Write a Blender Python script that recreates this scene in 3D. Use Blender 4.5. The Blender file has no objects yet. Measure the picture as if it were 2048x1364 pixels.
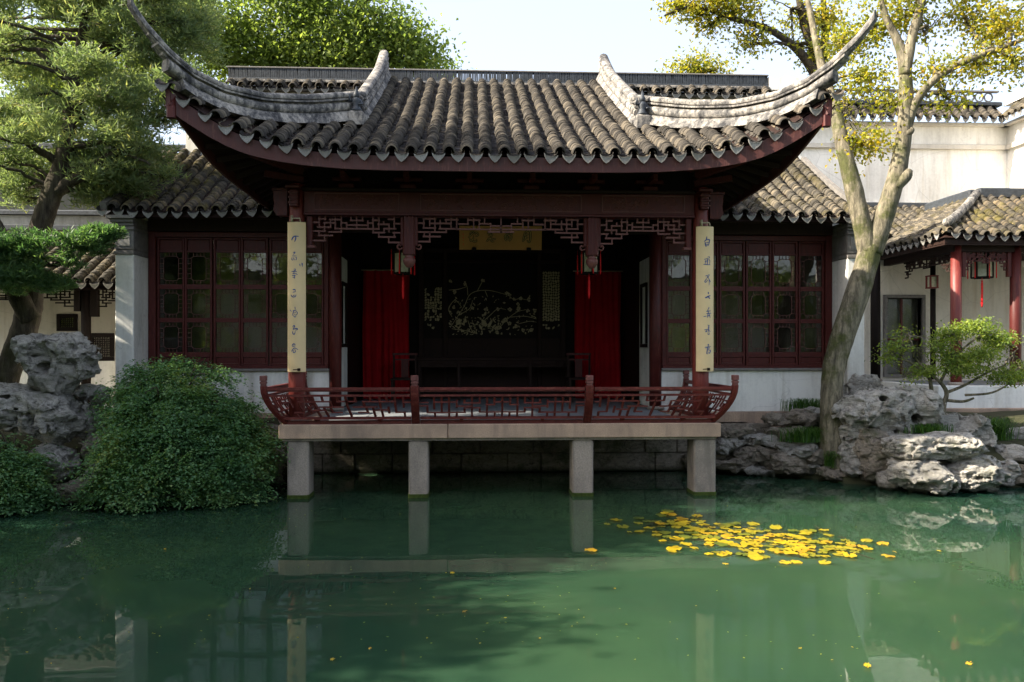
import bpy, math, random
import numpy as np
from mathutils import Vector, Matrix
R = math.radians
random.seed(7); RNG = np.random.default_rng(7)
SC = bpy.context.scene; COL = SC.collection

# ---------------------------------------------------------------- camera, sky, sun, exposure
cam_d = bpy.data.cameras.new('camera'); cam = bpy.data.objects.new('camera', cam_d); COL.objects.link(cam)
cam.location = (-0.38, 0.0, 2.0); cam.rotation_euler = (R(90), 0, -0.04665)
cam_d.sensor_width = 36.0; cam_d.lens = 28.617; cam_d.shift_y = 0.0088
cam_d.clip_start = 0.1; cam_d.clip_end = 2000
SC.camera = cam
SUN_EL, SUN_AZ = R(37), R(100)          # azimuth measured from +Y towards -X (low sun from the left)
w = bpy.data.worlds.new('World'); SC.world = w; w.use_nodes = True
nt = w.node_tree; bg = nt.nodes['Background']
sky = nt.nodes.new('ShaderNodeTexSky'); sky.sky_type = 'NISHITA'; sky.sun_disc = False
sky.sun_elevation = SUN_EL; sky.sun_rotation = -SUN_AZ
sky.air_density = 1.0; sky.dust_density = 3.0; sky.ozone_density = 1.0
veil = nt.nodes.new('ShaderNodeMix'); veil.data_type = 'RGBA'; veil.blend_type = 'ADD'; veil.inputs[0].default_value = 1.0
veil.inputs[7].default_value = (1.85, 1.78, 1.82, 1)      # thin even high haze whitening the whole sky
nt.links.new(sky.outputs[0], veil.inputs[6]); nt.links.new(veil.outputs[2], bg.inputs[0]); bg.inputs[1].default_value = 0.08
sd = bpy.data.lights.new('sun', 'SUN'); sd.energy = 4.9; sd.angle = R(0.6); sd.color = (1.0, 0.90, 0.74)
sun = bpy.data.objects.new('sun', sd); COL.objects.link(sun)
sdir = Vector((-math.sin(SUN_AZ)*math.cos(SUN_EL), math.cos(SUN_AZ)*math.cos(SUN_EL), math.sin(SUN_EL)))
sun.rotation_euler = sdir.to_track_quat('Z', 'Y').to_euler(); sun.location = (-30, 10, 25)
SC.view_settings.view_transform = 'Standard'; SC.view_settings.look = 'None'
SC.view_settings.gamma = 1.0; SC.view_settings.exposure = 1.84
SC.render.engine = 'CYCLES'
SC.cycles.max_bounces = 8; SC.cycles.transparent_max_bounces = 12; SC.cycles.diffuse_bounces = 4
SC.cycles.caustics_reflective = False; SC.cycles.caustics_refractive = False
SC.cycles.sample_clamp_indirect = 6.0

# ---------------------------------------------------------------- helpers
WL = {}
def wloc(o): return WL.get(o.name, Vector((0, 0, 0))) if o else Vector((0, 0, 0))
def tag(o, label=None, cat=None, group=None, kind=None):
    if label: o['label'] = label
    if cat: o['category'] = cat
    if group: o['group'] = group
    if kind: o['kind'] = kind
    return o
def thing(name, label, cat, loc=(0, 0, 0), group=None):
    o = bpy.data.objects.new(name, None); COL.objects.link(o); o.location = loc
    o.empty_display_size = 0.2; WL[o.name] = Vector(loc)
    return tag(o, label, cat, group)
def link(name, me, parent=None, mat=None):
    o = bpy.data.objects.new(name, me); COL.objects.link(o)
    if mat is not None and len(me.materials) == 0: me.materials.append(mat)
    if parent: o.parent = parent
    WL[o.name] = wloc(parent)
    return o
def np_mesh(name, verts, faces, smooth=False, rnd=None):
    """faces: (N,k) int array with k = 3 or 4"""
    verts = np.asarray(verts, np.float32); faces = np.asarray(faces, np.int32)
    me = bpy.data.meshes.new(name); n, k = faces.shape
    me.vertices.add(len(verts)); me.vertices.foreach_set('co', verts.ravel())
    me.loops.add(n*k); me.loops.foreach_set('vertex_index', faces.ravel())
    me.polygons.add(n); me.polygons.foreach_set('loop_start', np.arange(0, n*k, k, dtype=np.int32))
    if smooth: me.polygons.foreach_set('use_smooth', np.ones(n, bool))
    me.update(calc_edges=True)
    if rnd is not None:
        a = me.attributes.new('rnd', 'FLOAT', 'FACE'); a.data.foreach_set('value', np.asarray(rnd, np.float32))
    return me
def np_obj(name, verts, faces, mat, parent=None, smooth=False, rnd=None):
    me = np_mesh(name, np.asarray(verts) - np.array(wloc(parent)), faces, smooth, rnd)
    return link(name, me, parent, mat)

class MB:
    """collects world-space shapes and links them as one mesh object"""
    def __init__(s): s.v = []; s.f = []
    def add(s, vs, fs):
        b = len(s.v); s.v += [tuple(v) for v in vs]; s.f += [tuple(i + b for i in f) for f in fs]; return s
    def box(s, x0, x1, y0, y1, z0, z1):
        return s.add([(x0,y0,z0),(x1,y0,z0),(x1,y1,z0),(x0,y1,z0),(x0,y0,z1),(x1,y0,z1),(x1,y1,z1),(x0,y1,z1)],
                     [(0,3,2,1),(4,5,6,7),(0,1,5,4),(1,2,6,5),(2,3,7,6),(3,0,4,7)])
    def cbox(s, x0, x1, y0, y1, z0, z1, b=0.01):
        """box with chamfered vertical and top edges"""
        P = [(x0+b,y0),(x1-b,y0),(x1,y0+b),(x1,y1-b),(x1-b,y1),(x0+b,y1),(x0,y1-b),(x0,y0+b)]
        Q = [(x0+2*b,y0+b),(x1-2*b,y0+b),(x1-b,y0+2*b),(x1-b,y1-2*b),(x1-2*b,y1-b),(x0+2*b,y1-b),(x0+b,y1-2*b),(x0+b,y0+2*b)]
        vs = [(x,y,z0) for x,y in P] + [(x,y,z1-b) for x,y in P] + [(x,y,z1) for x,y in Q]
        fs = [tuple(range(7,-1,-1)), tuple(range(16,24))]
        for k in (0, 8):
            for i in range(8): j = (i+1) % 8; fs.append((k+i,k+j,k+8+j,k+8+i))
        return s.add(vs, fs)
    def bar(s, a, b, wd, th, up=(0,0,1)):
        """box from a to b, wd across, th along up"""
        a = Vector(a); b = Vector(b); d = (b-a).normalized(); u = Vector(up)
        r = d.cross(u)
        if r.length < 1e-5: r = d.cross(Vector((1,0,0)))
        r.normalize(); u = r.cross(d).normalized()
        r *= wd/2; u *= th/2
        return s.add([a-r-u,a+r-u,a+r+u,a-r+u,b-r-u,b+r-u,b+r+u,b-r+u],
                     [(0,3,2,1),(4,5,6,7),(0,1,5,4),(1,2,6,5),(2,3,7,6),(3,0,4,7)])
    def tube(s, pts, rad, n=8, cap=True):
        pts = [Vector(p) for p in pts]; m = len(pts)
        if not hasattr(rad, '__len__'): rad = [rad]*m
        vs, fs = [], []; pr = None
        for i, p in enumerate(pts):
            t = (pts[min(i+1,m-1)] - pts[max(i-1,0)]).normalized()
            if pr is None:
                pr = t.cross(Vector((0,0,1)))
                if pr.length < 0.05: pr = t.cross(Vector((1,0,0)))
            r = (pr - t*pr.dot(t)).normalized(); pr = r; q = t.cross(r)
            for k in range(n):
                a = 2*math.pi*k/n; vs.append(p + (r*math.cos(a) + q*math.sin(a))*rad[i])
        for i in range(m-1):
            for k in range(n):
                k2 = (k+1) % n; fs.append((i*n+k, i*n+k2, (i+1)*n+k2, (i+1)*n+k))
        if cap: fs += [tuple(range(n-1,-1,-1)), tuple(range((m-1)*n, m*n))]
        return s.add(vs, fs)
    def lathe(s, prof, c, n=16, rot=0):
        vs, fs = [], []; m = len(prof)
        for r, z in prof:
            for k in range(n):
                a = 2*math.pi*k/n + rot; vs.append((c[0]+r*math.cos(a), c[1]+r*math.sin(a), c[2]+z))
        for i in range(m-1):
            for k in range(n):
                k2 = (k+1) % n; fs.append((i*n+k, i*n+k2, (i+1)*n+k2, (i+1)*n+k))
        fs += [tuple(range(n-1,-1,-1)), tuple(range((m-1)*n, m*n))]
        return s.add(vs, fs)
    def prism(s, poly, axis, a, b):
        """extrude a 2D polygon: axis 'x' -> poly is (y,z); 'y' -> (x,z); 'z' -> (x,y)"""
        def m(p, t): return {'x': (t,p[0],p[1]), 'y': (p[0],t,p[1]), 'z': (p[0],p[1],t)}[axis]
        n = len(poly)
        vs = [m(p,a) for p in poly] + [m(p,b) for p in poly]
        fs = [tuple(range(n-1,-1,-1)), tuple(range(n,2*n))] + [(i,(i+1)%n,n+(i+1)%n,n+i) for i in range(n)]
        return s.add(vs, fs)
    def build(s, name, mat, parent=None, smooth=False):
        o = wloc(parent)
        me = bpy.data.meshes.new(name)
        me.from_pydata([(v[0]-o.x, v[1]-o.y, v[2]-o.z) for v in s.v], [], s.f)
        if smooth: me.polygons.foreach_set('use_smooth', np.ones(len(me.polygons), bool))
        me.update()
        return link(name, me, parent, mat)

def smooth_by_angle(o, ang=40):
    me = o.data; me.polygons.foreach_set('use_smooth', np.ones(len(me.polygons), bool))
    try: me.set_sharp_from_angle(angle=R(ang))
    except Exception: pass
    return o
def catmull(pts, n=6):
    P = [Vector(p) for p in pts]; out = []
    for i in range(len(P)-1):
        a = P[max(i-1,0)]; b = P[i]; c = P[i+1]; d = P[min(i+2,len(P)-1)]
        for k in range(n):
            t = k/n
            out.append(0.5*((2*b) + (c-a)*t + (2*a-5*b+4*c-d)*t*t + (3*b-a-3*c+d)*t*t*t))
    out.append(P[-1]); return out

# ---------------------------------------------------------------- numpy noise
def _h(i, j, k, s=0):
    n = (i.astype(np.int64)*374761393 + j.astype(np.int64)*668265263 + k.astype(np.int64)*2147483647 + s*1274126177) & 0xffffffff
    n = ((n ^ (n >> 13))*1274126177) & 0xffffffff
    n = ((n ^ (n >> 16))*2246822519) & 0xffffffff
    return ((n ^ (n >> 15)) & 0xffff)/65535.0
def vnoise(p, s=0):
    f = np.floor(p); t = p - f; t = t*t*(3-2*t); i, j, k = f[...,0], f[...,1], f[...,2]
    x, y, z = t[...,0], t[...,1], t[...,2]; r = 0
    for a in (0,1):
        for b in (0,1):
            for c in (0,1):
                r = r + _h(i+a,j+b,k+c,s)*(x if a else 1-x)*(y if b else 1-y)*(z if c else 1-z)
    return r*2-1
def fbm(p, o=4, s=0):
    r = 0; a = 0.5
    for q in range(o): r = r + a*vnoise(p*(2.03**q) + q*7.3, s+q); a *= 0.5
    return r
def worley(p, s=0):
    f = np.floor(p); F1 = np.full(p.shape[:-1], 9.0); F2 = F1.copy()
    for a in (-1,0,1):
        for b in (-1,0,1):
            for c in (-1,0,1):
                i, j, k = f[...,0]+a, f[...,1]+b, f[...,2]+c
                d = np.sqrt((i+_h(i,j,k,s)-p[...,0])**2 + (j+_h(i,j,k,s+1)-p[...,1])**2 + (k+_h(i,j,k,s+2)-p[...,2])**2)
                F2 = np.minimum(F2, np.maximum(F1, d)); F1 = np.minimum(F1, d)
    return F1, F2

# ---------------------------------------------------------------- materials
class NT:
    def __init__(s, name):
        s.m = bpy.data.materials.new(name); s.m.use_nodes = True; s.t = s.m.node_tree
        s.b = s.t.nodes['Principled BSDF']; s.out = s.t.nodes['Material Output']
    def n(s, typ, **kw):
        nd = s.t.nodes.new(typ)
        for k, v in kw.items():
            if k.startswith('i_'): nd.inputs[k[2:].replace('_', ' ')].default_value = v
            else: setattr(nd, k, v)
        return nd
    def l(s, a, b): s.t.links.new(a, b)
    def pos(s, scale=(1,1,1)):
        g = s.n('ShaderNodeNewGeometry'); mp = s.n('ShaderNodeMapping'); mp.inputs['Scale'].default_value = scale
        s.l(g.outputs['Position'], mp.inputs['Vector']); return mp.outputs[0]
    def noise(s, vec, scale, detail=4, rough=0.55, dist=0.0):
        n = s.n('ShaderNodeTexNoise'); n.inputs['Scale'].default_value = scale; n.inputs['Detail'].default_value = detail
        n.inputs['Roughness'].default_value = rough; n.inputs['Distortion'].default_value = dist
        s.l(vec, n.inputs['Vector']); return n.outputs['Fac']
    def ramp(s, fac, stops):
        r = s.n('ShaderNodeValToRGB'); e = r.color_ramp.elements
        while len(e) < len(stops): e.new(0.5)
        for q, (p, c) in zip(e, stops): q.position = p; q.color = (*c, 1) if len(c) == 3 else c
        s.l(fac, r.inputs[0]); return r.outputs[0]
    def mix(s, fac, a, b, mode='MIX'):
        m = s.n('ShaderNodeMix', data_type='RGBA', blend_type=mode)
        for sock, v in ((m.inputs[0], fac), (m.inputs[6], a), (m.inputs[7], b)):
            if isinstance(v, (tuple, list)): sock.default_value = (*v, 1) if len(v) == 3 else v
            elif isinstance(v, (int, float)): sock.default_value = v
            else: s.l(v, sock)
        return m.outputs[2]
    def math(s, op, a, b=0.0, clamp=False):
        m = s.n('ShaderNodeMath', operation=op, use_clamp=clamp)
        for sock, v in ((m.inputs[0], a), (m.inputs[1], b)):
            if isinstance(v, (int, float)): sock.default_value = v
            else: s.l(v, sock)
        return m.outputs[0]
    def bump(s, h, strength=0.3, dist=0.02):
        b = s.n('ShaderNodeBump'); b.inputs['Strength'].default_value = strength; b.inputs['Distance'].default_value = dist
        s.l(h, b.inputs['Height']); s.l(b.outputs[0], s.b.inputs['Normal'])
    def fin(s, col=None, rough=0.6, spec=0.4):
        if col is not None:
            if isinstance(col, tuple): s.b.inputs['Base Color'].default_value = (*col, 1)
            else: s.l(col, s.b.inputs['Base Color'])
        if isinstance(rough, (int, float)): s.b.inputs['Roughness'].default_value = rough
        else: s.l(rough, s.b.inputs['Roughness'])
        s.b.inputs['Specular IOR Level'].default_value = spec
        return s.m
def V3(c, k): return tuple(x*k for x in c)

def m_wood(name, c, dark, worn, rough=0.45, grain=(6,6,1.0), bump=0.15, spec=0.45):
    t = NT(name); p = t.pos(grain); n1 = t.noise(p, 7, 5, 0.65); n2 = t.noise(t.pos(), 1.7, 4)
    a = t.ramp(n1, [(0.3, dark), (0.55, c), (0.78, worn)])
    col = t.mix(t.ramp(n2, [(0.35,(0,0,0)),(0.7,(1,1,1))]), a, c)
    sp = t.noise(t.pos(), 45, 2); col = t.mix(t.ramp(sp, [(0.70,(0,0,0)),(0.78,(0.55,0.55,0.55))]), col, worn)
    t.bump(n1, bump, 0.01)
    return t.fin(col, t.ramp(n1, [(0.3,(rough,)*3),(0.7,(min(1,rough+0.2),)*3)]), spec)
def m_plain(name, c, rough=0.6, spec=0.3, var=0.25, scale=8, bump=0.1):
    t = NT(name); n = t.noise(t.pos(), scale, 4)
    t.bump(n, bump, 0.01)
    return t.fin(t.ramp(n, [(0.25, V3(c,1-var)), (0.75, V3(c,1+var))]), rough, spec)
def m_plaster(name, c=(0.76,0.75,0.71), grime=(0.20,0.19,0.165), amount=0.68, warm=(0.58,0.50,0.36)):
    t = NT(name)
    big = t.noise(t.pos((1,1,0.55)), 0.9, 6, 0.62, 0.6); st = t.noise(t.pos((3.2,3.2,0.22)), 2.6, 5, 0.6); fine = t.noise(t.pos(), 16, 5, 0.7)
    f = t.math('MULTIPLY', t.math('ADD', big, t.math('MULTIPLY', st, 0.6)), 0.64)
    f = t.math('ADD', f, t.math('MULTIPLY', t.math('SUBTRACT', fine, 0.5), 0.25))
    col = t.mix(t.ramp(f, [(0.55-0.15*amount,(0,0,0)),(0.80,(0.85*amount+0.1,)*3)]), c, grime)
    w = t.noise(t.pos((2.6,2.6,0.3)), 1.6, 5, 0.6)
    col = t.mix(t.ramp(w, [(0.55,(0,0,0)),(0.75,(0.55,)*3)]), col, warm, 'MULTIPLY')
    cr = t.n('ShaderNodeTexVoronoi', feature='DISTANCE_TO_EDGE'); cr.inputs['Scale'].default_value = 1.1
    t.l(t.mix(0.35, t.pos(), t.n('ShaderNodeTexNoise', i_Scale=3.0).outputs['Color']), cr.inputs['Vector'])
    col = t.mix(t.ramp(cr.outputs['Distance'], [(0.0,(0.28,)*3),(0.006,(0,0,0))]), col, grime)
    t.bump(t.math('ADD', fine, big), 0.25, 0.012)
    return t.fin(col, 0.85, 0.2)
def m_granite(name, c=(0.31,0.265,0.22), stain=(0.13,0.115,0.10)):
    t = NT(name)
    sp = t.noise(t.pos(), 95, 3, 0.8); big = t.noise(t.pos((1,1,0.5)), 2.3, 5, 0.6); st = t.noise(t.pos((5,5,0.5)), 1.5, 4)
    col = t.ramp(sp, [(0.30,V3(c,0.45)),(0.47,c),(0.62,V3(c,1.2)),(0.72,V3(c,1.75))])
    col = t.mix(t.ramp(big, [(0.40,(0,0,0)),(0.62,(0.8,)*3)]), col, stain)
    col = t.mix(t.ramp(st, [(0.56,(0,0,0)),(0.68,(0.5,)*3)]), col, stain)
    t.bump(t.math('ADD', sp, t.math('MULTIPLY', big, 1.5)), 0.35, 0.012)
    return t.fin(col, 0.85, 0.25)
def m_rock(name, c=(0.41,0.39,0.35), pale=(0.72,0.69,0.63), dark=(0.085,0.078,0.068), moss=(0.05,0.075,0.018), mossy=0.35):
    t = NT(name)
    p = t.pos()
    strata = t.noise(t.pos((1.2,1.2,4.0)), 3.2, 8, 0.72, 1.6); fine = t.noise(p, 22, 8, 0.8, 0.5); mid = t.noise(p, 6.5, 7, 0.72, 1.2)
    col = t.ramp(strata, [(0.30,dark),(0.44,c),(0.56,V3(c,1.2)),(0.70,pale)])
    col = t.mix(t.ramp(mid, [(0.36,(0.85,)*3),(0.47,(0,0,0))]), col, dark)
    col = t.mix(t.ramp(fine, [(0.52,(0,0,0)),(0.66,(0.75,)*3)]), col, pale)
    col = t.mix(t.ramp(fine, [(0.34,(0.8,)*3),(0.44,(0,0,0))]), col, dark)
    col = t.mix(t.ramp(t.noise(p, 1.4, 5), [(0.48,(0,0,0)),(0.66,(0.6,)*3)]), col, V3(c,0.6))
    mm = t.noise(p, 2.8, 6, 0.65)
    col = t.mix(t.ramp(mm, [(0.60-0.1*mossy,(0,0,0)),(0.72-0.08*mossy,(mossy*1.4,)*3)]), col, moss)
    g = t.n('ShaderNodeNewGeometry'); sx = t.n('ShaderNodeSeparateXYZ'); t.l(g.outputs['Position'], sx.inputs[0])
    wl = t.math('SUBTRACT', sx.outputs[2], t.math('MULTIPLY', mid, 0.16))
    col = t.mix(t.ramp(t.math('ADD', wl, 0.5), [(0.44,(0.9,)*3),(0.52,(0,0,0))]), col, V3(moss,0.35))     # algae-dark tide line
    h = t.math('ADD', t.math('MULTIPLY', strata, 1.2), t.math('ADD', t.math('MULTIPLY', fine, 0.5), mid))
    t.bump(h, 1.0, 0.07)
    return t.fin(col, 0.88, 0.2)
def m_tile(name, c=(0.042,0.037,0.031), lite=(0.14,0.118,0.088), dark=(0.013,0.012,0.011), moss=None):
    t = NT(name)
    at = t.n('ShaderNodeAttribute', attribute_name='rnd'); oi = t.n('ShaderNodeObjectInfo')
    r = t.math('FRACT', t.math('ADD', at.outputs['Fac'], oi.outputs['Random']))
    big = t.noise(t.pos((3,0.8,0.8)), 1.3, 4); fine = t.noise(t.pos(), 38, 4, 0.7)
    f = t.math('ADD', t.math('MULTIPLY', r, 0.45), t.math('MULTIPLY', t.math('ADD', big, fine), 0.40))
    col = t.ramp(f, [(0.30,dark),(0.50,c),(0.68,V3(c,1.5)),(0.86,lite)])
    if moss:
        mm = t.noise(t.pos(), 2.2, 6, 0.7)
        col = t.mix(t.ramp(mm, [(0.50,(0,0,0)),(0.64,(0.75,)*3)]), col, t.ramp(fine, [(0.35,V3(moss,0.45)),(0.65,moss)]))
    t.bump(fine, 0.35, 0.008)
    return t.fin(col, 0.9, 0.25)
def m_leaf(name, stops, trans=0.42, rough=0.5, spec=0.35, big=1.3, tint=(1.9,1.75,0.75)):
    t = NT(name)
    at = t.n('ShaderNodeAttribute', attribute_name='rnd'); n = t.noise(t.pos(), big, 3)
    f = t.math('ADD', t.math('MULTIPLY', at.outputs['Fac'], 0.62), t.math('MULTIPLY', n, 0.40))
    col = t.ramp(f, stops)
    t.fin(col, rough, spec)
    tr = t.n('ShaderNodeBsdfTranslucent'); mx = t.n('ShaderNodeMixShader'); mx.inputs[0].default_value = trans
    t.l(t.mix(1.0, col, tint, 'MULTIPLY'), tr.inputs[0])
    t.l(t.b.outputs[0], mx.inputs[1]); t.l(tr.outputs[0], mx.inputs[2]); t.l(mx.outputs[0], t.out.inputs[0])
    return t.m
def m_bark(name, c=(0.17,0.145,0.105), pale=(0.36,0.31,0.22), dark=(0.05,0.043,0.032), moss=(0.075,0.085,0.018), mossy=0.6):
    t = NT(name)
    v = t.noise(t.pos((5,5,1.1)), 3.5, 6, 0.7, 0.4); b = t.noise(t.pos(), 2.4, 5, 0.65); f = t.noise(t.pos(), 26, 4, 0.7)
    col = t.ramp(v, [(0.3,dark),(0.47,c),(0.68,pale)])
    col = t.mix(t.ramp(b, [(0.50,(0,0,0)),(0.62,(mossy,)*3)]), col, t.ramp(f, [(0.3,V3(moss,0.4)),(0.7,moss)]))
    t.bump(t.math('ADD', v, t.math('MULTIPLY', f, 0.4)), 0.7, 0.03)
    return t.fin(col, 0.9, 0.2)
def m_water():
    t = NT('pond water')
    n = t.noise(t.pos((1,1.6,1)), 1.1, 3, 0.5); n2 = t.noise(t.pos(), 0.15, 4, 0.6)
    col = t.ramp(n2, [(0.30,(0.003,0.021,0.017)),(0.70,(0.040,0.078,0.034))])
    t.bump(n, 0.035, 0.05)
    t.fin(col, 0.006, 0.5); t.b.inputs['IOR'].default_value = 1.33
    t.b.subsurface_method = 'BURLEY'
    t.b.inputs['Subsurface Weight'].default_value = 1.0
    t.b.inputs['Subsurface Radius'].default_value = (0.7, 1.0, 0.85); t.b.inputs['Subsurface Scale'].default_value = 0.22
    return t.m
def m_glass(name='window glass', tint=(0.72,0.72,0.70), ior=1.5):
    t = NT(name); tr = t.n('ShaderNodeBsdfTransparent'); gl = t.n('ShaderNodeBsdfGlossy'); fr = t.n('ShaderNodeFresnel'); mx = t.n('ShaderNodeMixShader')
    tr.inputs[0].default_value = (*tint,1); gl.inputs['Roughness'].default_value = 0.03; fr.inputs[0].default_value = ior
    bp = t.n('ShaderNodeBump'); bp.inputs['Strength'].default_value = 0.12; bp.inputs['Distance'].default_value = 0.02
    t.l(t.noise(t.pos(), 3.0, 2), bp.inputs['Height']); t.l(bp.outputs[0], gl.inputs['Normal'])
    t.l(t.math('MULTIPLY', fr.outputs[0], 1.5, True), mx.inputs[0]); t.l(tr.outputs[0], mx.inputs[1]); t.l(gl.outputs[0], mx.inputs[2]); t.l(mx.outputs[0], t.out.inputs[0])
    return t.m

M_RED = m_wood('red lacquer wood', (0.070,0.0105,0.0085), (0.028,0.0055,0.0045), (0.14,0.045,0.032), 0.42, spec=0.28)
M_FASC = m_wood('weathered red board', (0.060,0.0125,0.0100), (0.028,0.008,0.0065), (0.18,0.10,0.075), 0.5, (6,6,0.8))
M_RAIL = m_wood('worn railing lacquer', (0.115,0.0175,0.014), (0.045,0.009,0.0075), (0.26,0.10,0.065), 0.38, (2,4,4), spec=0.35)
M_COLR = m_wood('red column lacquer', (0.15,0.021,0.016), (0.08,0.013,0.011), (0.25,0.10,0.075), 0.42, (5,5,0.6))
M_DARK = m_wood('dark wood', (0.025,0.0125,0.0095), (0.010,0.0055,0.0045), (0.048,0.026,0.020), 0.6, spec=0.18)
M_FRET = m_wood('faded fretwork', (0.135,0.045,0.038), (0.075,0.021,0.018), (0.22,0.10,0.085), 0.5)
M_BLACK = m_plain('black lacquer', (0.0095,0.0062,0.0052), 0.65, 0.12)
M_WHITE = m_plaster('white plaster')
M_WHITE2 = m_plaster('weathered garden plaster', (0.84,0.82,0.77), (0.24,0.215,0.18), 0.62)
M_GREYW = m_plaster('grey mossy plaster', (0.17,0.165,0.14), (0.045,0.05,0.03), 0.9)
M_MIDW = m_plaster('streaked grey plaster', (0.36,0.35,0.32), (0.06,0.06,0.05), 0.95)
M_CREAM = m_plaster('aged cream plaster', (0.64,0.60,0.53), (0.22,0.20,0.17), 0.6)
M_BRICK = m_plain('grey cut brick', (0.16,0.15,0.14), 0.85, 0.2, 0.3, 12, 0.3)
M_GRAN = m_granite('granite')
M_GRANW = m_granite('warm granite', (0.42,0.30,0.215), (0.22,0.165,0.13))
M_FLOOR = m_plain('grey floor slabs', (0.19,0.205,0.22), 0.55, 0.4, 0.2, 5)
def m_ridge():
    t = NT('weathered ridge mortar'); p = t.pos()
    n1 = t.noise(t.pos((1,1,0.6)), 3.0, 8, 0.75, 0.8); n2 = t.noise(p, 17, 7, 0.8); st = t.noise(t.pos((7,7,0.7)), 2.4, 5, 0.7)
    f = t.math('ADD', t.math('MULTIPLY', n1, 0.5), t.math('ADD', t.math('MULTIPLY', n2, 0.35), t.math('MULTIPLY', st, 0.25)))
    col = t.ramp(f, [(0.46,(0.035,0.035,0.037)),(0.53,(0.12,0.115,0.11)),(0.60,(0.31,0.285,0.25)),(0.70,(0.52,0.48,0.42))])
    t.bump(t.math('ADD', n1, n2), 0.6, 0.02); return t.fin(col, 0.9, 0.2)
M_RIDGE = m_ridge()
M_TILE = m_tile('grey brown roof tile')
M_TILEM = m_tile('mossy roof tile', (0.050,0.044,0.035), (0.17,0.13,0.08), (0.015,0.014,0.013), (0.15,0.125,0.03))
M_TILEG = m_tile('golden weathered tile', (0.050,0.045,0.037), (0.165,0.138,0.098), (0.018,0.016,0.013), (0.10,0.082,0.03))
M_DRIP = m_granite('pale carved drip tile', (0.25,0.245,0.235), (0.12,0.115,0.10))
M_TROUGH = m_tile('trough tile', (0.04,0.036,0.032), (0.15,0.12,0.08), (0.016,0.015,0.014))
M_SLATE = m_plain('dark ridge slate', (0.032,0.038,0.046), 0.6, 0.4, 0.5, 18, 0.2)
M_ROCK = m_rock('lake limestone'); M_ROCKB = m_rock('brown lake limestone', (0.29,0.25,0.20), (0.48,0.42,0.34), (0.075,0.062,0.05), (0.05,0.075,0.018), 0.5)
M_GOLD = m_plain('honey bamboo board', (0.66,0.50,0.27), 0.5, 0.4, 0.12, 3, 0.05)
M_PLAQ = m_plain('ochre plaque', (0.40,0.185,0.04), 0.5, 0.4, 0.15, 3, 0.05)
M_INKB = m_plain('blue ink', (0.018,0.060,0.22), 0.5, 0.3, 0.35, 30, 0)
M_INKK = m_plain('black ink', (0.008,0.009,0.012), 0.5, 0.3, 0.2, 30, 0)
M_INKG = m_plain('gilt', (0.55,0.33,0.06), 0.4, 0.5, 0.2, 30, 0)
M_INLAY = m_plain('pale gold inlay', (0.34,0.28,0.15), 0.5, 0.4, 0.35, 25, 0)
M_CURT = m_plain('red velvet', (0.36,0.005,0.010), 0.85, 0.15, 0.2, 4, 0.1)
M_CORD = m_plain('bright red silk', (0.75,0.010,0.014), 0.6, 0.3, 0.15, 20, 0)
M_SILK = m_plain('painted lantern silk', (0.42,0.42,0.30), 0.6, 0.3, 0.35, 14, 0)
M_METAL = m_plain('old brass', (0.35,0.29,0.19), 0.4, 0.6, 0.3, 30, 0.2)
M_GLASS = m_glass(); M_WATER = m_water()
M_MOSS = m_plain('moss', (0.045,0.065,0.015), 0.95, 0.1, 0.5, 20, 0.6)
M_EARTH = m_plain('leafy earth', (0.045,0.046,0.025), 0.95, 0.1, 0.4, 6, 0.4)
M_BARK = m_bark('pale mossy bark', (0.125,0.11,0.078), (0.27,0.235,0.165), (0.04,0.036,0.026), (0.07,0.082,0.017), 0.8); M_BARKD = m_bark('dark rough bark', (0.048,0.039,0.029), (0.105,0.088,0.064), (0.017,0.014,0.011), (0.045,0.048,0.012), 0.55)
M_NEEDLE = m_leaf('juniper sprays', [(0.15,(0.070,0.115,0.055)),(0.42,(0.135,0.190,0.090)),(0.66,(0.215,0.260,0.115)),(0.84,(0.33,0.31,0.125)),(0.95,(0.38,0.26,0.12))], 0.5, tint=(1.6,1.6,0.95))
M_PAD = m_leaf('green sprays', [(0.15,(0.032,0.078,0.034)),(0.45,(0.065,0.135,0.052)),(0.75,(0.125,0.20,0.07)),(0.95,(0.21,0.25,0.09))], 0.45, tint=(1.5,1.6,0.9))
M_BROAD = m_leaf('camphor leaves', [(0.15,(0.080,0.125,0.038)),(0.45,(0.145,0.205,0.058)),(0.75,(0.235,0.285,0.080)),(0.93,(0.42,0.38,0.10))], 0.6, tint=(1.6,1.6,0.8))
M_AUTUMN = m_leaf('yellowing leaves', [(0.12,(0.07,0.105,0.018)),(0.40,(0.155,0.185,0.026)),(0.62,(0.28,0.265,0.032)),(0.82,(0.46,0.33,0.034)),(0.95,(0.44,0.20,0.03))], 0.55)
M_SHRUB = m_leaf('shrub leaves', [(0.12,(0.034,0.095,0.042)),(0.45,(0.092,0.205,0.085)),(0.72,(0.17,0.285,0.11)),(0.93,(0.32,0.34,0.10))], 0.35, 0.42, 0.45)
M_BOXL = m_leaf('small tree leaves', [(0.12,(0.055,0.10,0.022)),(0.45,(0.13,0.20,0.035)),(0.75,(0.27,0.32,0.06)),(0.95,(0.42,0.40,0.10))], 0.42)
M_GRASS = m_leaf('sedge blades', [(0.12,(0.014,0.055,0.010)),(0.5,(0.040,0.115,0.014)),(0.9,(0.10,0.20,0.025))], 0.3)
M_LILY = m_leaf('yellow lily leaf', [(0.10,(0.050,0.080,0.014)),(0.30,(0.15,0.155,0.014)),(0.52,(0.36,0.265,0.012)),(0.72,(0.43,0.285,0.012)),(0.88,(0.29,0.15,0.014)),(0.97,(0.13,0.065,0.016))], 0.12, 0.4, 0.4, 14)

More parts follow.
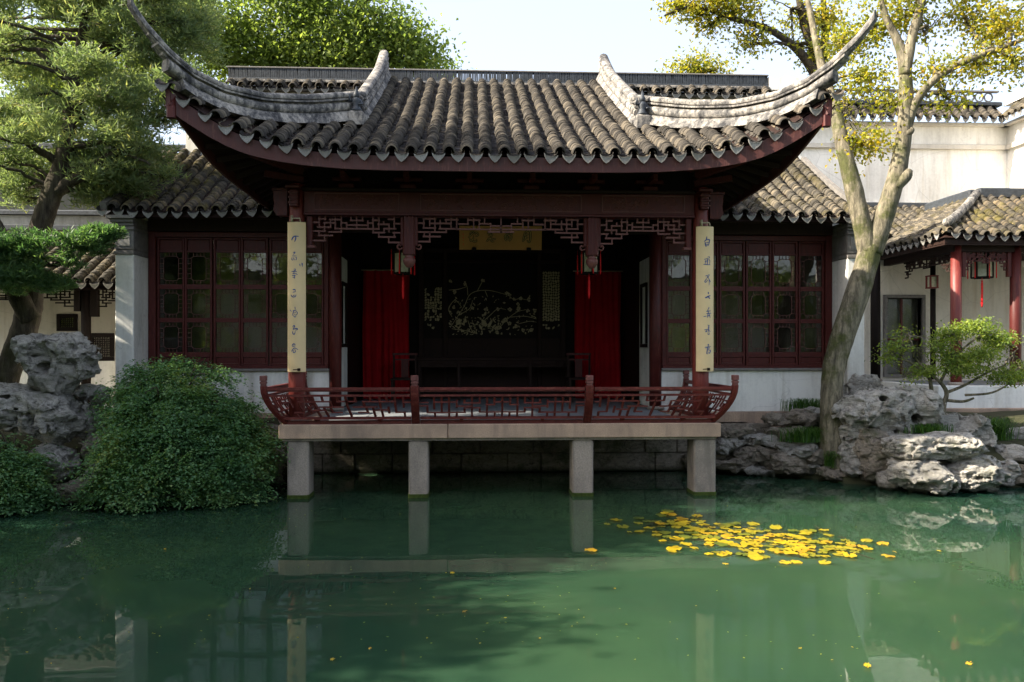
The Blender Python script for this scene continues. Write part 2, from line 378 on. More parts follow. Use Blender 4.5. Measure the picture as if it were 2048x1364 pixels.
# ================================================================ SETTING: ground, water
def shore(x):
    xs = [-40,-9,-7.5,-5.5,-3.6,-3.2,3.2,3.9,4.7,5.3,7.5,9.5,40]
    ys = [10.4,10.6,11.0,11.2,11.6,13.5,13.5,12.9,12.5,11.7,11.4,11.8,11.6]
    return np.interp(x, xs, ys)
gx = np.concatenate([[-900,-400,-200,-100,-60,-40], np.arange(-30,30.1,0.4), [40,60,100,200,400,900]])
gy = np.concatenate([[-900,-400,-200,-100,-50,-30], np.arange(-18,32.1,0.4), [45,70,120,250,500,900]])
GX, GY = np.meshgrid(gx, gy, indexing='ij')
d = np.minimum(shore(GX) + 0.25 - GY, GY - 1.3); d = np.minimum(d, 17 - np.abs(GX))
land = np.where(GY > 6, 0.50 + 0.35*np.clip((GY-shore(GX)-0.4)/1.2, 0, 1), 0.4)
GZ = np.where(d > 0, np.maximum(-1.2, 0.35-2.4*d), np.minimum(land, 0.35-1.0*d))
GZ = GZ + 0.05*vnoise(np.stack([GX*1.1, GY*1.1, GX*0], -1))*(np.abs(GX) < 30)
nx, ny = len(gx), len(gy); ii, jj = np.meshgrid(np.arange(nx-1), np.arange(ny-1), indexing='ij'); q = (ii*ny+jj).ravel()
ground = np_obj('ground', np.stack([GX,GY,GZ],-1).reshape(-1,3), np.stack([q,q+ny,q+ny+1,q+1],-1), M_EARTH, None, True)
tag(ground, 'mossy earth around the pond', kind='structure')
wx, wy = np.meshgrid(np.linspace(-17.5,17.5,36), np.linspace(1.0,14.2,15), indexing='ij'); k = 15
q = (np.arange(35)[:,None]*k + np.arange(14)[None,:]).ravel()
pond = np_obj('water', np.stack([wx,wy,wx*0],-1).reshape(-1,3), np.stack([q,q+k,q+k+1,q+1],-1), M_WATER, None, True)
tag(pond, 'still green pond water', kind='structure')

# ================================================================ STONE PLATFORM
pl = thing('stone_platform', 'granite platform on four square pillars standing in the pond', 'platform', (0, 11.6, 0))
FLZ = 1.0
for a, b in ((-2.99, -0.737), (-0.731, 3.0)):
    MB().cbox(a, b, 11.0, 11.42, 0.815, FLZ, 0.012).build('edge_beam', M_GRANW, pl)
for a, b in ((-2.97, -2.66), (2.67, 2.98)):
    MB().cbox(a, b, 11.425, 13.3, 0.815, FLZ-0.002, 0.012).build('edge_beam', M_GRANW, pl)
MB().box(-2.95, 2.95, 11.05, 13.3, 0.775, 0.813).build('underside', M_GRAN, pl)
for i, (a, b) in enumerate(((-2.888, -2.603), (-1.265, -1.002), (0.963, 1.251), (2.641, 2.947))):
    m = MB(); n = 5
    m.cbox(a, b, 11.06, 11.44, -1.1, 0.773, 0.02)
    p = m.build('pillar', M_GRAN, pl)
    MB().cbox(a-0.006, b+0.006, 11.054, 11.446, -0.03, 0.055, 0.012).build('algae_band', M_MOSS, p)
fs = MB().box(-2.655, 2.665, 11.43, 17.25, 0.80, 0.975).build('floor_bed', M_GRAN, pl)
for i in range(8):
    for j in range(7):
        x0 = -2.655 + i*0.665; y0 = 11.43 + j*0.83
        MB().cbox(x0+0.003, x0+0.662, y0+0.003, y0+0.827, 0.976, FLZ - 0.001 - 0.003*random.random(), 0.004).build('floor_slab', M_FLOOR, pl)

rv = thing('stone_revetment', 'dark block wall in the shadow beneath the stone platform', 'wall', (0, 13.4, 0))
MB().box(-3.6, 4.2, 13.5, 14.0, -0.6, 0.79).build('backing', M_ROCKB, rv)
z = -0.35
for r, h in enumerate((0.36, 0.3, 0.27, 0.2)):
    x = -3.5 - 0.3*random.random()
    while x < 4.0:
        wd = random.uniform(0.5, 1.15); dy = random.uniform(0, 0.05)
        MB().cbox(x+0.008, x+wd-0.008, 13.36-dy, 13.52, z+0.008, z+h-0.008, 0.012).build('stone_block', M_ROCKB, rv)
        x += wd
    z += h

# ================================================================ RAILING
rail = thing('leaning_railing', 'dark red outward leaning fretwork railing along the platform edge', 'railing', (0, 11.12, FLZ))
def off(h): return 0.25*(1-(1-min(h,1.0))**1.8) if h < 1 else 0.25 + 0.02*(h-1)
def rf(x, h):       # front railing surface
    k = min(1, max(0, (abs(x)-1.15)/1.75)); return Vector((x + math.copysign(off(h)*k, x), 11.12-off(h), FLZ+0.5*h))
def rs(sgn):        # side railing surface
    def f(y, h):
        k = min(1, max(0, (12.2-y)/1.08)); return Vector((sgn*(2.9+off(h)), y-off(h)*k, FLZ+0.5*h))
    return f
def rpath(parent, name, f, a, b, ha, hb, wd, th, n=1, mat=None):
    m = MB(); pts = [f(a+(b-a)*i/n, ha+(hb-ha)*i/n) for i in range(n+1)]
    for p, q in zip(pts, pts[1:]): m.bar(p, q, wd, th)
    return m.build(name, mat or M_RAIL, parent)
def fret(parent, f, segs_h, segs_v, mx, my, sec=0.021):
    for x0, x1, y in segs_h: rpath(parent, 'lattice_bar', f, mx(x0)-sec/2, mx(x1)+sec/2, my(y), my(y), sec*1.3, sec*0.9)
    for x, y0, y1 in segs_v: rpath(parent, 'lattice_bar', f, mx(x), mx(x), my(y0), my(y1), sec*1.3, sec, 2)
CH = [(155,235,400),(310,550,395),(625,800,405),(865,955,425),(155,235,435),(545,715,440),(630,800,458),(228,640,508),(795,1040,505),(950,1040,395)]
CV = [(232,435,508),(305,345,470),(312,508,565),(385,345,508),(465,345,565),(548,375,455),(548,508,565),(632,370,405),(632,458,508),(712,345,565),(795,345,405),(795,458,505),(875,345,565),(955,345,425),(960,505,565)]
CHm = CH + [(2080-b, 2080-a, y) for a, b, y in CH]; CVm = CV + [(2080-x, a, b) for x, a, b in CV] + [(1040,345,565)]
SH = [(1165,1275,410),(1355,1720,412),(1230,1500,475),(1270,1385,540),(1455,1620,512),(1720,1825,540),(1815,1890,420)]
SV = [(1270,350,412),(1360,412,470),(1378,475,545),(1440,350,412),(1455,475,590),(1545,350,495),(1550,512,590),(1625,350,412),(1635,475,550),(1720,350,545),(1815,350,480),(1818,540,590)]
SHm = SH + [(2340-b, 2340-a, y) for a, b, y in SH]; SVm = SV + [(2340-x, a, b) for x, a, b in SV] + [(1165,350,590)]
hC = lambda y: (632-y)/377*0.97; hS = lambda y: (680-y)/415*0.97
def post(f, x, wd, dp, top=1.33, name='post'):
    m = MB(); hs = [0,0.12,0.25,0.4,0.55,0.7,0.85,1.0,1.05]
    pts = [f(x,h) for h in hs]
    vs, fs = [], []
    for p in pts:
        vs += [(p.x-wd/2,p.y-dp/2,p.z),(p.x+wd/2,p.y-dp/2,p.z),(p.x+wd/2,p.y+dp/2,p.z),(p.x-wd/2,p.y+dp/2,p.z)]
    for i in range(len(pts)-1):
        for k in range(4): fs.append((i*4+k,i*4+(k+1)%4,(i+1)*4+(k+1)%4,(i+1)*4+k))
    fs += [(3,2,1,0), tuple(len(vs)-4+k for k in range(4))]
    m.add(vs, fs)
    for s in (-0.25, 0.25):                                   # fluting ribs
        for p, q in zip(pts, pts[1:]): m.bar(p+Vector((wd*s,-dp/2,0)), q+Vector((wd*s,-dp/2,0)), wd*0.14, 0.012, (0,1,0))
    o = m.build(name, M_RAIL, rail)
    p = f(x, 1.05); w2 = min(wd, 0.085)/2*1.05
    m = MB(); cx, cy, z0 = p.x, p.y-0.004, p.z+0.002
    for a, b, k in ((0,0.028,0.86),(0.028,0.058,1.05),(0.058,0.068,0.8),(0.068,0.135,1.08)):
        m.cbox(cx-w2*k, cx+w2*k, cy-w2*k, cy+w2*k, z0+a, z0+b, 0.006)
    m.cbox(cx-w2*0.6, cx+w2*0.6, cy-w2*1.13, cy, z0+0.08, z0+0.124, 0.004)
    m.build('post_head', M_FRET, o)
    return o
for x, wd in ((-1.165,0.105),(1.165,0.105)): post(rf, x, wd, 0.09)
for s in (-1,1): post(rf, s*2.9, 0.075, 0.075)
for s in (-1,1): post(rs(s), 13.42, 0.08, 0.08)
def panel(f, a, b, H, Vv, mx, my, nm=6):
    m = MB()
    root = rpath(rail, 'panel', f, a, b, 0.05, 0.05, 0.05, 0.05, nm)
    rpath(root, 'base_rail', f, a, b, 0.165, 0.165, 0.07, 0.035, nm)
    rpath(root, 'middle_rail', f, a, b, 0.79, 0.79, 0.034, 0.028, nm)
    rpath(root, 'hand_rail', f, a, b, 0.97, 0.97, 0.065, 0.036, nm)
    rpath(root, 'hand_rail', f, a, b, 0.915, 0.915, 0.04, 0.018, nm)
    fret(root, f, H, Vv, mx, my)
    for k in (0.25, 0.75): rpath(root, 'foot', f, a+(b-a)*k, a+(b-a)*k, 0.0, 0.16, 0.05, 0.04)
panel(rf, -1.105, 1.105, CHm, CVm, lambda x: -1.105+(x-150)/(1930-150)*2.21, hC)
lm = lambda x: -1.225-(1890-x)/(1890-330)*1.62
panel(rf, -2.86, -1.225, [s for s in SHm], SVm, lm, hS)
panel(rf, 1.225, 2.86, SHm, SVm, lambda x: -lm(x), hS)
for s in (-1,1):
    panel(rs(s), 11.16, 13.38, CHm, CVm, lambda x: 11.18+(x-150)/(1930-150)*2.18, hC)

# ================================================================ ROOF TILE MACHINERY
def tile_template(w, h, L, th, n=8):
    """cover tile: arch across x, y pointing down the slope; front end at y=0"""
    a = np.linspace(0, math.pi, n+1)
    fo = np.stack([-np.cos(a)*w/2, a*0, np.sin(a)*h], -1)
    fi = np.stack([-np.cos(a)*(w/2-th), a*0, np.sin(a)*(h-th)], -1)
    bo = np.stack([-np.cos(a)*w/2*0.97, a*0-L, np.sin(a)*h*0.97], -1)
    v = np.concatenate([fo, fi, bo]); m = n+1
    f = [(i, i+1, m+i+1, m+i) for i in range(n)] + [(2*m+i, 2*m+i+1, i+1, i) for i in range(n)]
    return v, np.array(f)
def trough_template(w, h, L, th, n=6):
    a = np.linspace(0, math.pi, n+1)
    fo = np.stack([-np.cos(a)*w/2, a*0, (1-np.sin(a))*h], -1)
    fb = fo.copy(); fb[:,2] -= th
    bo = fo.copy(); bo[:,1] -= L
    v = np.concatenate([fo, fb, bo]); m = n+1
    f = [(i+1, i, m+i, m+i+1) for i in range(n)] + [(2*m+i, 2*m+i+1, i+1, i) for i in range(n)]
    return v, np.array(f)
TC = tile_template(0.155, 0.088, 0.095, 0.016); TT = trough_template(0.17, 0.055, 0.13, 0.012)
def drip_mesh(w=0.175, h=0.105):
    m = MB()
    pts = [(-0.5,0.10),(-0.44,-0.22),(-0.33,-0.5),(-0.18,-0.78),(0,-1.0),(0.18,-0.78),(0.33,-0.5),(0.44,-0.22),(0.5,0.10),(0.28,-0.13),(0,-0.20),(-0.28,-0.13)]
    P2 = [(x*w, z*h) for x, z in pts]; I2 = [(x*w*0.78, z*h*0.78-0.012) for x, z in pts]
    n = len(P2); vs = [(x,-0.004,z) for x, z in P2] + [(x,0.012,z) for x, z in P2] + [(x,-0.004,z) for x, z in I2] + [(x,0.002,z) for x, z in I2]
    fs = []
    for i in range(n):
        j = (i+1) % n
        fs += [(i,n+i,n+j,j), (i,j,2*n+j,2*n+i), (2*n+i,2*n+j,3*n+j,3*n+i)]
    for base in (3*n,):
        fs += [(base+0,base+1,base+11),(base+1,base+2,base+11),(base+2,base+3,base+10,base+11),(base+3,base+4,base+5,base+10),(base+5,base+6,base+9,base+10),(base+6,base+7,base+9),(base+7,base+8,base+9)]
    me = bpy.data.meshes.new('drip_tile'); me.from_pydata(vs, [], fs); me.materials.append(M_DRIP); me.update(); return me
DRIP = drip_mesh()
def resample(pl, step, start=0.0):
    P = np.array([tuple(p) for p in pl]); L = np.concatenate([[0], np.cumsum(np.linalg.norm(np.diff(P,axis=0),axis=1))])
    s = np.arange(start, L[-1], step)
    pt = np.stack([np.interp(s, L, P[:,i]) for i in range(3)], -1)
    e = 0.06; p2 = np.stack([np.interp(np.minimum(s+e,L[-1]), L, P[:,i]) for i in range(3)], -1); p1 = np.stack([np.interp(np.maximum(s-e,0), L, P[:,i]) for i in range(3)], -1)
    t = p2-p1; t /= np.linalg.norm(t,axis=1,keepdims=True)
    return pt, t            # t points up the slope
def frames(t, side):
    y = -t; x = np.tile(np.array(side,float), (len(t),1)); x = x - (x*y).sum(1,keepdims=True)*y; x /= np.linalg.norm(x,axis=1,keepdims=True)
    z = np.cross(x, y); fl = np.where(z[:,2:3] < 0, -1.0, 1.0); return x*fl, y, z*fl
def tile_field(parent, rows, troughs, side, mat, n_ind=8, step=0.048, max_ind=300, tscale=1.0, drips=True, jit=1.0, name='roof'):
    """rows / troughs: polylines from the eave up; lowest n_ind tiles of each row are tiles of their own"""
    me1 = None; o = np.array(wloc(parent)); VV, FF, RR = [], [], []; base = 0; cnt = 0
    v0, f0 = TC; v0 = v0*tscale
    me1 = np_mesh('tile', v0, f0, True); me1.materials.append(mat)
    mov = RNG.normal(0,1,(len(rows),3))
    for ri, pl in enumerate(rows):
        pt, t = resample(pl, step); n = len(pt)
        if n < 1: continue
        x, y, z = frames(t, side)
        tl = R(9) + RNG.normal(0, R(2.2)*jit, n)           # each tile rides on the one below
        y2 = y*np.cos(tl)[:,None] + z*np.sin(tl)[:,None]*1.0; z2 = z*np.cos(tl)[:,None] - y*np.sin(tl)[:,None]
        rz = RNG.normal(0, R(2.2)*jit, n); c, s_ = np.cos(rz)[:,None], np.sin(rz)[:,None]
        x3 = x*c + y2*s_; y3 = y2*c - x*s_
        wob = 0.006*np.sin(np.arange(n)*0.35+ri*1.7) + RNG.normal(0,0.004*jit,n)
        slip = np.where(RNG.random(n) < 0.05, RNG.uniform(0.01,0.045,n), 0)
        p = pt + y*slip[:,None] + x*wob[:,None] + z2*(RNG.normal(0,0.003*jit,n)+0.004*np.sin(np.arange(n)*0.23+ri))[:,None] + z*0.018
        k = 0
        while k < min(n_ind, n) and cnt < max_ind:
            ob = bpy.data.objects.new('tile', me1); COL.objects.link(ob); ob.parent = parent
            mt = Matrix(((x3[k,0],y3[k,0],z2[k,0],p[k,0]-o[0]),(x3[k,1],y3[k,1],z2[k,1],p[k,1]-o[1]),(x3[k,2],y3[k,2],z2[k,2],p[k,2]-o[2]),(0,0,0,1)))
            ob.matrix_local = mt; cnt += 1; k += 1
        if k < n:
            B = np.stack([x3[k:],y3[k:],z2[k:]], 1)         # (m,3,3)
            vv = np.einsum('vi,mij->mvj', v0, B) + p[k:][:,None,:]
            m = n-k; VV.append(vv.reshape(-1,3)); FF.append((f0[None]+ (base+np.arange(m)*len(v0))[:,None,None]).reshape(-1,4))
            RR.append(np.repeat(RNG.random(m), len(f0))); base += m*len(v0)
    if VV: tag(np_obj('upper_tiles', np.concatenate(VV), np.concatenate(FF), mat, parent, True, np.concatenate(RR)), kind='stuff')
    VV, FF, RR = [], [], []; base = 0; v0, f0 = TT; v0 = v0*tscale
    for ri, pl in enumerate(troughs):
        pt, t = resample(pl, 0.085); n = len(pt)
        if n < 1: continue
        x, y, z = frames(t, side); tl = R(5) + RNG.normal(0,R(1.5),n)
        y2 = y*np.cos(tl)[:,None] + z*np.sin(tl)[:,None]; z2 = z*np.cos(tl)[:,None] - y*np.sin(tl)[:,None]
        p = pt + x*RNG.normal(0,0.006,n)[:,None] - z*0.012
        B = np.stack([x,y2,z2],1); vv = np.einsum('vi,mij->mvj', v0, B) + p[:,None,:]
        VV.append(vv.reshape(-1,3)); FF.append((f0[None]+(base+np.arange(n)*len(v0))[:,None,None]).reshape(-1,4)); RR.append(np.repeat(RNG.random(n),len(f0))); base += n*len(v0)
        if drips:
            ob = bpy.data.objects.new('drip_tile', DRIP); COL.objects.link(ob); ob.parent = parent
            xx, yy, zz = Vector(x[0]), Vector(y[0]), Vector(z[0])
            fwd = Vector((yy.x,yy.y,yy.z*0.25)).normalized(); up = xx.cross(fwd).normalized()
            a = R(random.gauss(0,3)); xx, up = xx*math.cos(a)+up*math.sin(a), up*math.cos(a)-xx*math.sin(a)
            q = Vector(p[0]) + fwd*0.012 + up*0.012; sc = tscale*random.uniform(0.94,1.05)
            ob.matrix_local = Matrix(((xx.x*sc,-fwd.x*sc,up.x*sc,q.x-o[0]),(xx.y*sc,-fwd.y*sc,up.y*sc,q.y-o[1]),(xx.z*sc,-fwd.z*sc,up.z*sc,q.z-o[2]),(0,0,0,1)))
    if VV: tag(np_obj('trough_tiles', np.concatenate(VV), np.concatenate(FF), M_TROUGH, parent, True, np.concatenate(RR)), kind='stuff')

# ================================================================ PAVILION
pv = thing('waterside_pavilion', 'open dark red pavilion with grey tiled roof and sweeping upturned eaves', 'pavilion', (0, 12.0, FLZ))
EX = [0,1.5,2.0,2.5,2.75,3.0,3.2,3.4,3.6,3.8,4.0,4.1,4.3]; EZ = [4.455,4.458,4.472,4.505,4.54,4.59,4.645,4.73,4.84,4.97,5.11,5.18,5.33]
def ze(x): return float(np.interp(abs(x), EX, EZ))
def ye(x): t = max(0,(abs(x)-1.8)/2.3); return 10.2-0.35*t*t
def prof(s): return 0.46*s + 0.0085*s*s
def zroof(x, y): return ze(x) + prof(y-ye(x))
def yhip(x): return 11.9-(abs(x)-2.05)*0.976
YT = 15.2
roof = thing  # placeholder
# sheathing of the front slope
def strip_surface(xs, lo, hi, zf, n=8, dz=0.0):
    vs, fs = [], []
    for x in xs:
        a, b = lo(x), hi(x)
        for j in range(n+1):
            y = a+(b-a)*j/n; vs.append((x, y, zf(x,y)+dz))
    m = n+1
    for i in range(len(xs)-1):
        for j in range(n): fs.append((i*m+j,(i+1)*m+j,(i+1)*m+j+1,i*m+j+1))
    return vs, fs
xs = np.linspace(-4.1, 4.1, 83)
top = lambda x: YT if abs(x) <= 2.05 else max(yhip(x), ye(x)+0.02)
m = MB(); m.add(*strip_surface(xs, lambda x: ye(x)+0.02, top, zroof, 8, -0.02))
v2, f2 = strip_surface(xs, lambda x: ye(x)+0.05, top, zroof, 8, -0.14); m.add(v2, [tuple(reversed(f)) for f in f2])
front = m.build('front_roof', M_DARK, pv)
PITCH = 0.2335
rows, trs = [], []
for k in range(-17, 18):
    x = k*PITCH
    ys = np.linspace(ye(x), top(x)-0.03, 24); rows.append([(x,y,zroof(x,y)) for y in ys])
for k in range(-18, 18):
    x = (k+0.5)*PITCH
    if abs(x) > 4.13: continue
    ys = np.linspace(ye(x)-0.02, max(top(x), ye(x)+0.12), 24); trs.append([(x,y,zroof(x,y)) for y in ys])
tile_field(front, rows, trs, (1,0,0), M_TILE, 8, 0.040, 300, 1.0, True, 1.35)
# side slopes
def zse(y): return ze(4.1-min(4.1,(y-9.85)))
def xse(y): t = max(0,(12.15-y)/2.3); return 3.66+0.44*t*t
for s in (-1, 1):
    vs, fs = [], []; Y = np.linspace(9.87, 15.2, 60); n = 8
    for y in Y:
        a = xse(y); b = max(2.05, min(a-0.02, 2.05+(11.9-y)/0.976))
        if y > 11.9: b = 2.05
        for j in range(n+1):
            x = a+(b-a)*j/n; vs.append((s*x, y, zse(y)+prof(a-x)-0.02))
    m = MB()
    for i in range(len(Y)-1):
        for j in range(n): fs.append((i*(n+1)+j,(i+1)*(n+1)+j,(i+1)*(n+1)+j+1,i*(n+1)+j+1))
    m.add(vs, fs); m.add([(a,b,c-0.12) for a,b,c in vs], fs)
    sr = m.build('side_roof', M_DARK, pv)
    rows, trs = [], []
    for k in range(22):
        y = 10.05+k*PITCH
        for lst, yy in ((rows,y),(trs,y+PITCH/2)):
            a = xse(yy); b = 2.05 if yy > 11.9 else 2.05+(11.9-yy)/0.976
            if a-b > 0.15: lst.append([(s*(a+(b-a)*j/12), yy, zse(yy)+prof((a-b)*j/12)) for j in range(13)])
    tile_field(sr, rows, trs, (0,s,0), M_TILE, 0, 0.06, 0)
    # gable triangle
    MB().prism([(11.95,zroof(2.05,11.95)-0.3)]+[(y,zroof(2.05,y)-0.03) for y in np.linspace(11.95,15.2,8)]+[(15.2,4.9)], 'x', s*2.0, s*2.04).build('gable_board', M_DARK, pv)
# fascia boards
def ribbon(pts_top, pts_bot, off_, mat, name, parent):
    n = len(pts_top); o = Vector(off_) ; vs = []
    for a, b in zip(pts_top, pts_bot): vs += [a, b, (b[0]+o.x,b[1]+o.y,b[2]+o.z), (a[0]+o.x,a[1]+o.y,a[2]+o.z)]
    fs = []
    for i in range(n-1):
        for k in range(4): fs.append((i*4+k,(i+1)*4+k,(i+1)*4+(k+1)%4,i*4+(k+1)%4))
    fs += [(0,1,2,3),(4*n-1,4*n-2,4*n-3,4*n-4)]
    m = MB(); m.add(vs, fs); return m.build(name, mat, parent)
xs = np.linspace(-4.06, 4.06, 90)
fh = lambda x: 0.178 + 0.06*max(0,(abs(x)-2.6)/1.5)
ribbon([(x,ye(x)+0.035,ze(x)-0.03) for x in xs], [(x,ye(x)+0.045,ze(x)-0.03-fh(x)) for x in xs], (0,0.035,0), M_FASC, 'fascia_board', pv)
for s in (-1,1):
    Y = np.linspace(9.9, 14.0, 50)
    ribbon([(s*(xse(y)-0.035),y,zse(y)-0.03) for y in Y], [(s*(xse(y)-0.045),y,zse(y)-0.25) for y in Y], (-s*0.035,0,0), M_FASC, 'fascia_board', pv)
# rafters and hip beams, soffit
for k in range(-17,18):
    x = (k+0.5)*PITCH*1.0
    if abs(x) > 3.9: continue
    xi = x if abs(x) < 2.7 else math.copysign(2.7+(abs(x)-2.7)*0.35, x)
    a = (x, ye(x)+0.09, ze(x)-0.17); b = (xi, 11.75, min(zroof(min(abs(xi),2.2),11.75)-0.2, 5.0))
    MB().bar(a, b, 0.06, 0.06).build('rafter', M_DARK, pv)
for s in (-1,1):
    for k in range(11):
        y = 10.25+k*0.26; yi = y if y > 11.6 else 11.6-(11.6-y)*0.35
        MB().bar((s*(xse(y)-0.09),y,zse(y)-0.17), (s*2.5,yi,4.85), 0.06, 0.06).build('rafter', M_DARK, pv)
    pts = catmull([(s*2.6,11.6,4.62),(s*3.1,11.0,4.66),(s*3.55,10.5,4.72),(s*3.85,10.15,4.86),(s*4.02,9.95,5.0)], 5)
    m = MB()
    for p, q in zip(pts, pts[1:]): m.bar(p, q, 0.13, 0.17)
    m.build('hip_beam', M_RED, pv)
    MB().cbox(s*4.0-0.05, s*4.0+0.05, 9.89, 9.99, 4.78, 4.93, 0.015).build('hip_beam_end', M_RED, pv)
    MB().bar((s*2.75,11.35,4.46), (s*3.35,10.9,4.62), 0.10, 0.11).build('corner_bracket', M_RED, pv)
    MB().bar((s*2.75,11.45,4.36), (s*3.25,11.3,4.42), 0.08, 0.08).build('corner_bracket', M_RED, pv)

# ridges -------------------------------------------------------
HTX = [2.05,2.18,2.7,3.15,3.55,3.86,4.08,4.28,4.38,4.44]; HTZ = [5.76,5.706,5.50,5.375,5.36,5.45,5.61,5.83,5.98,6.09]
HBX = [2.05,2.53,2.95,3.3,3.6,3.85,4.0,4.1,4.2,4.3,4.44]; HBZ = [5.32,5.12,5.01,4.96,4.98,5.06,5.14,5.18,5.25,5.34,5.46]
LAYERS = [  # name, z fractions lo/hi, half width, end x, section
    ('ridge_base', 0.0, 0.34, 0.15, 3.97, 'flare'), ('ridge_band', 0.34, 0.64, 0.10, 4.10, 'round'), ('ridge_band', 0.64, 0.70, 0.045, 4.14, 'flat'),
    ('ridge_band', 0.70, 0.755, 0.098, 4.20, 'flat'), ('ridge_band', 0.755, 0.80, 0.05, 4.27, 'flat'), ('ridge_cap', 0.80, 1.0, 0.092, 4.44, 'cap')]
SECT = {'flat': [(-1,0),(1,0),(1,1),(-1,1)], 'flare': [(-1.15,0),(1.15,0),(1.0,0.35),(0.6,1),(-0.6,1),(-1.0,0.35)],
        'round': [(-0.7,0),(0.7,0),(1,0.25),(1.05,0.5),(1,0.75),(0.7,1),(-0.7,1),(-1,0.75),(-1.05,0.5),(-1,0.25)],
        'cap': [(-0.9,0),(0.9,0),(1,0.3),(0.85,0.65),(0.5,0.92),(0,1.0),(-0.5,0.92),(-0.85,0.65),(-1,0.3)]}
def sweep(path, nrm, zlo, zhi, hw, sect, mat, name, parent):
    """path: list of (x,y); nrm: list of unit normals in plan"""
    S = SECT[sect]; k = len(S); vs, fs = [], []; n = len(path)
    for i,(x,y) in enumerate(path):
        for a, b in S: vs.append((x+nrm[i][0]*a*hw[i], y+nrm[i][1]*a*hw[i], zlo[i]+(zhi[i]-zlo[i])*b))
    for i in range(n-1):
        for j in range(k): fs.append((i*k+j, i*k+(j+1)%k, (i+1)*k+(j+1)%k, (i+1)*k+j))
    fs += [tuple(range(k-1,-1,-1)), tuple(range((n-1)*k, n*k))]
    m = MB(); m.add(vs, fs); return smooth_by_angle(m.build(name, mat, parent), 50)
dlen = math.hypot(1,0.976)
for s in (-1,1):
    hr = None
    for nm, f0, f1, hw, xe, sc in LAYERS:
        xx = np.linspace(2.0, xe, 46)
        zb = np.interp(xx, HBX, HBZ); zt = np.interp(xx, HTX, HTZ)
        lo = zb+(zt-zb)*f0; hi = zb+(zt-zb)*f1 + 0.002
        tp = np.clip((4.62-xx)/0.45, 0.55, 1.0)
        fx = lambda x: x if s > 0 else x-0.09*max(0,(x-3.6)/0.84)**1.5
        o = sweep([(s*fx(x), 11.9-(x-2.05)*0.976) for x in xx], [(s*0.976/dlen, 1/dlen)]*len(xx), lo, hi, hw*tp, sc, M_RIDGE, 'hip_ridge' if hr is None else nm, hr or pv)
        hr = hr or o
    vr = None
    for nm, f0, f1, hw, xe, sc in LAYERS:
        yy = np.linspace(15.18, 11.78, 30)
        zb = np.array([zroof(2.05,y)+0.03 for y in yy]); hgt = 0.40 + 0.16*np.clip((yy-14.2)/1.0,0,1)**1.5
        lo = zb+hgt*f0; hi = zb+hgt*f1+0.002
        o = sweep([(s*2.05,y) for y in yy], [(1,0)]*len(yy), lo, hi, np.full(len(yy),hw*0.95), sc, M_RIDGE, 'descending_ridge' if vr is None else nm, vr or pv)
        vr = vr or o
    # block and little guardian figure at the foot of the descending ridge
    zz = zroof(2.05,11.7)
    MB().cbox(s*2.05-0.11, s*2.05+0.11, 11.58, 11.79, zz, zz+0.20, 0.02).build('ridge_end_block', M_RIDGE, vr)
    m = MB(); c = (s*2.05, 11.66, zz+0.2)
    m.lathe([(0.075,0),(0.085,0.02),(0.06,0.05),(0.05,0.09),(0.066,0.14),(0.058,0.18),(0.03,0.2)], c, 10)
    m.lathe([(0.02,0.19),(0.045,0.215),(0.042,0.26),(0.03,0.28),(0.006,0.36)], c, 8)
    m.tube([(c[0]-0.05,c[1],c[2]+0.165),(c[0]-0.095,c[1]-0.03,c[2]+0.15),(c[0]-0.09,c[1]-0.05,c[2]+0.24)], [0.022,0.018,0.014], 6)
    m.tube([(c[0]+0.05,c[1],c[2]+0.165),(c[0]+0.085,c[1]-0.03,c[2]+0.10),(c[0]+0.05,c[1]-0.075,c[2]+0.09)], [0.022,0.018,0.014], 6)
    m.build('ridge_figure', M_SLATE, vr, True)

# columns, beams ------------------------------------------------
for s in (-1,1):
    x = s*2.84
    c = MB().lathe([(0.112,1.06),(0.115,1.6),(0.115,2.6),(0.108,3.86),(0.106,4.3)], (x,11.45,0), 24).build('column', M_COLR, pv, True)
    MB().lathe([(0.15,FLZ),(0.17,FLZ+0.02),(0.165,FLZ+0.05),(0.13,FLZ+0.065)], (x,11.45,0), 20).build('column_base', M_GRAN, c, True)
    # carved column head bracket
    m = MB(); m.cbox(x-0.06, x+0.06, 11.22, 11.34, 3.97, 4.20, 0.015)
    for z in (4.0,4.07,4.14): m.cbox(x-0.07, x+0.07, 11.20, 11.33, z, z+0.035, 0.01)
    m.cbox(x-s*0.0-0.10, x+0.10, 11.16, 11.6, 4.205, 4.245, 0.012)
    m.build('column_bracket', M_RED, c)
    m = MB(); x1 = x+s*0.12; x2 = x+s*0.31; a, b = min(x1,x2), max(x1,x2)
    m.prism([(x1,3.86),(x2-s*0.05,3.86),(x2,3.93),(x2-s*0.015,4.02),(x2,4.10),(x2,4.2),(x1,4.2)], 'y', 11.38, 11.52)
    m.cbox(a-0.02, b+0.02, 11.36, 11.54, 4.203, 4.24, 0.01)
    m.build('column_bracket', M_RED, c)
    # inner hall columns
    c = MB().lathe([(0.10,1.05),(0.105,2.4),(0.10,4.6)], (s*2.67,13.58,0), 20).build('column', M_RED, pv, True)
    MB().lathe([(0.13,FLZ),(0.15,FLZ+0.02),(0.14,FLZ+0.05),(0.11,FLZ+0.06)], (s*2.67,13.58,0), 18).build('column_base', M_GRAN, c, True)
    MB().cbox(s*2.78-0.07, s*2.78+0.07, 11.56, 13.5, 3.95, 4.2, 0.01).build('side_beam', M_RED, pv)
bm = MB().cbox(-2.73, 2.73, 11.36, 11.54, 3.905, 4.195, 0.008).build('carved_beam', M_RED, pv)
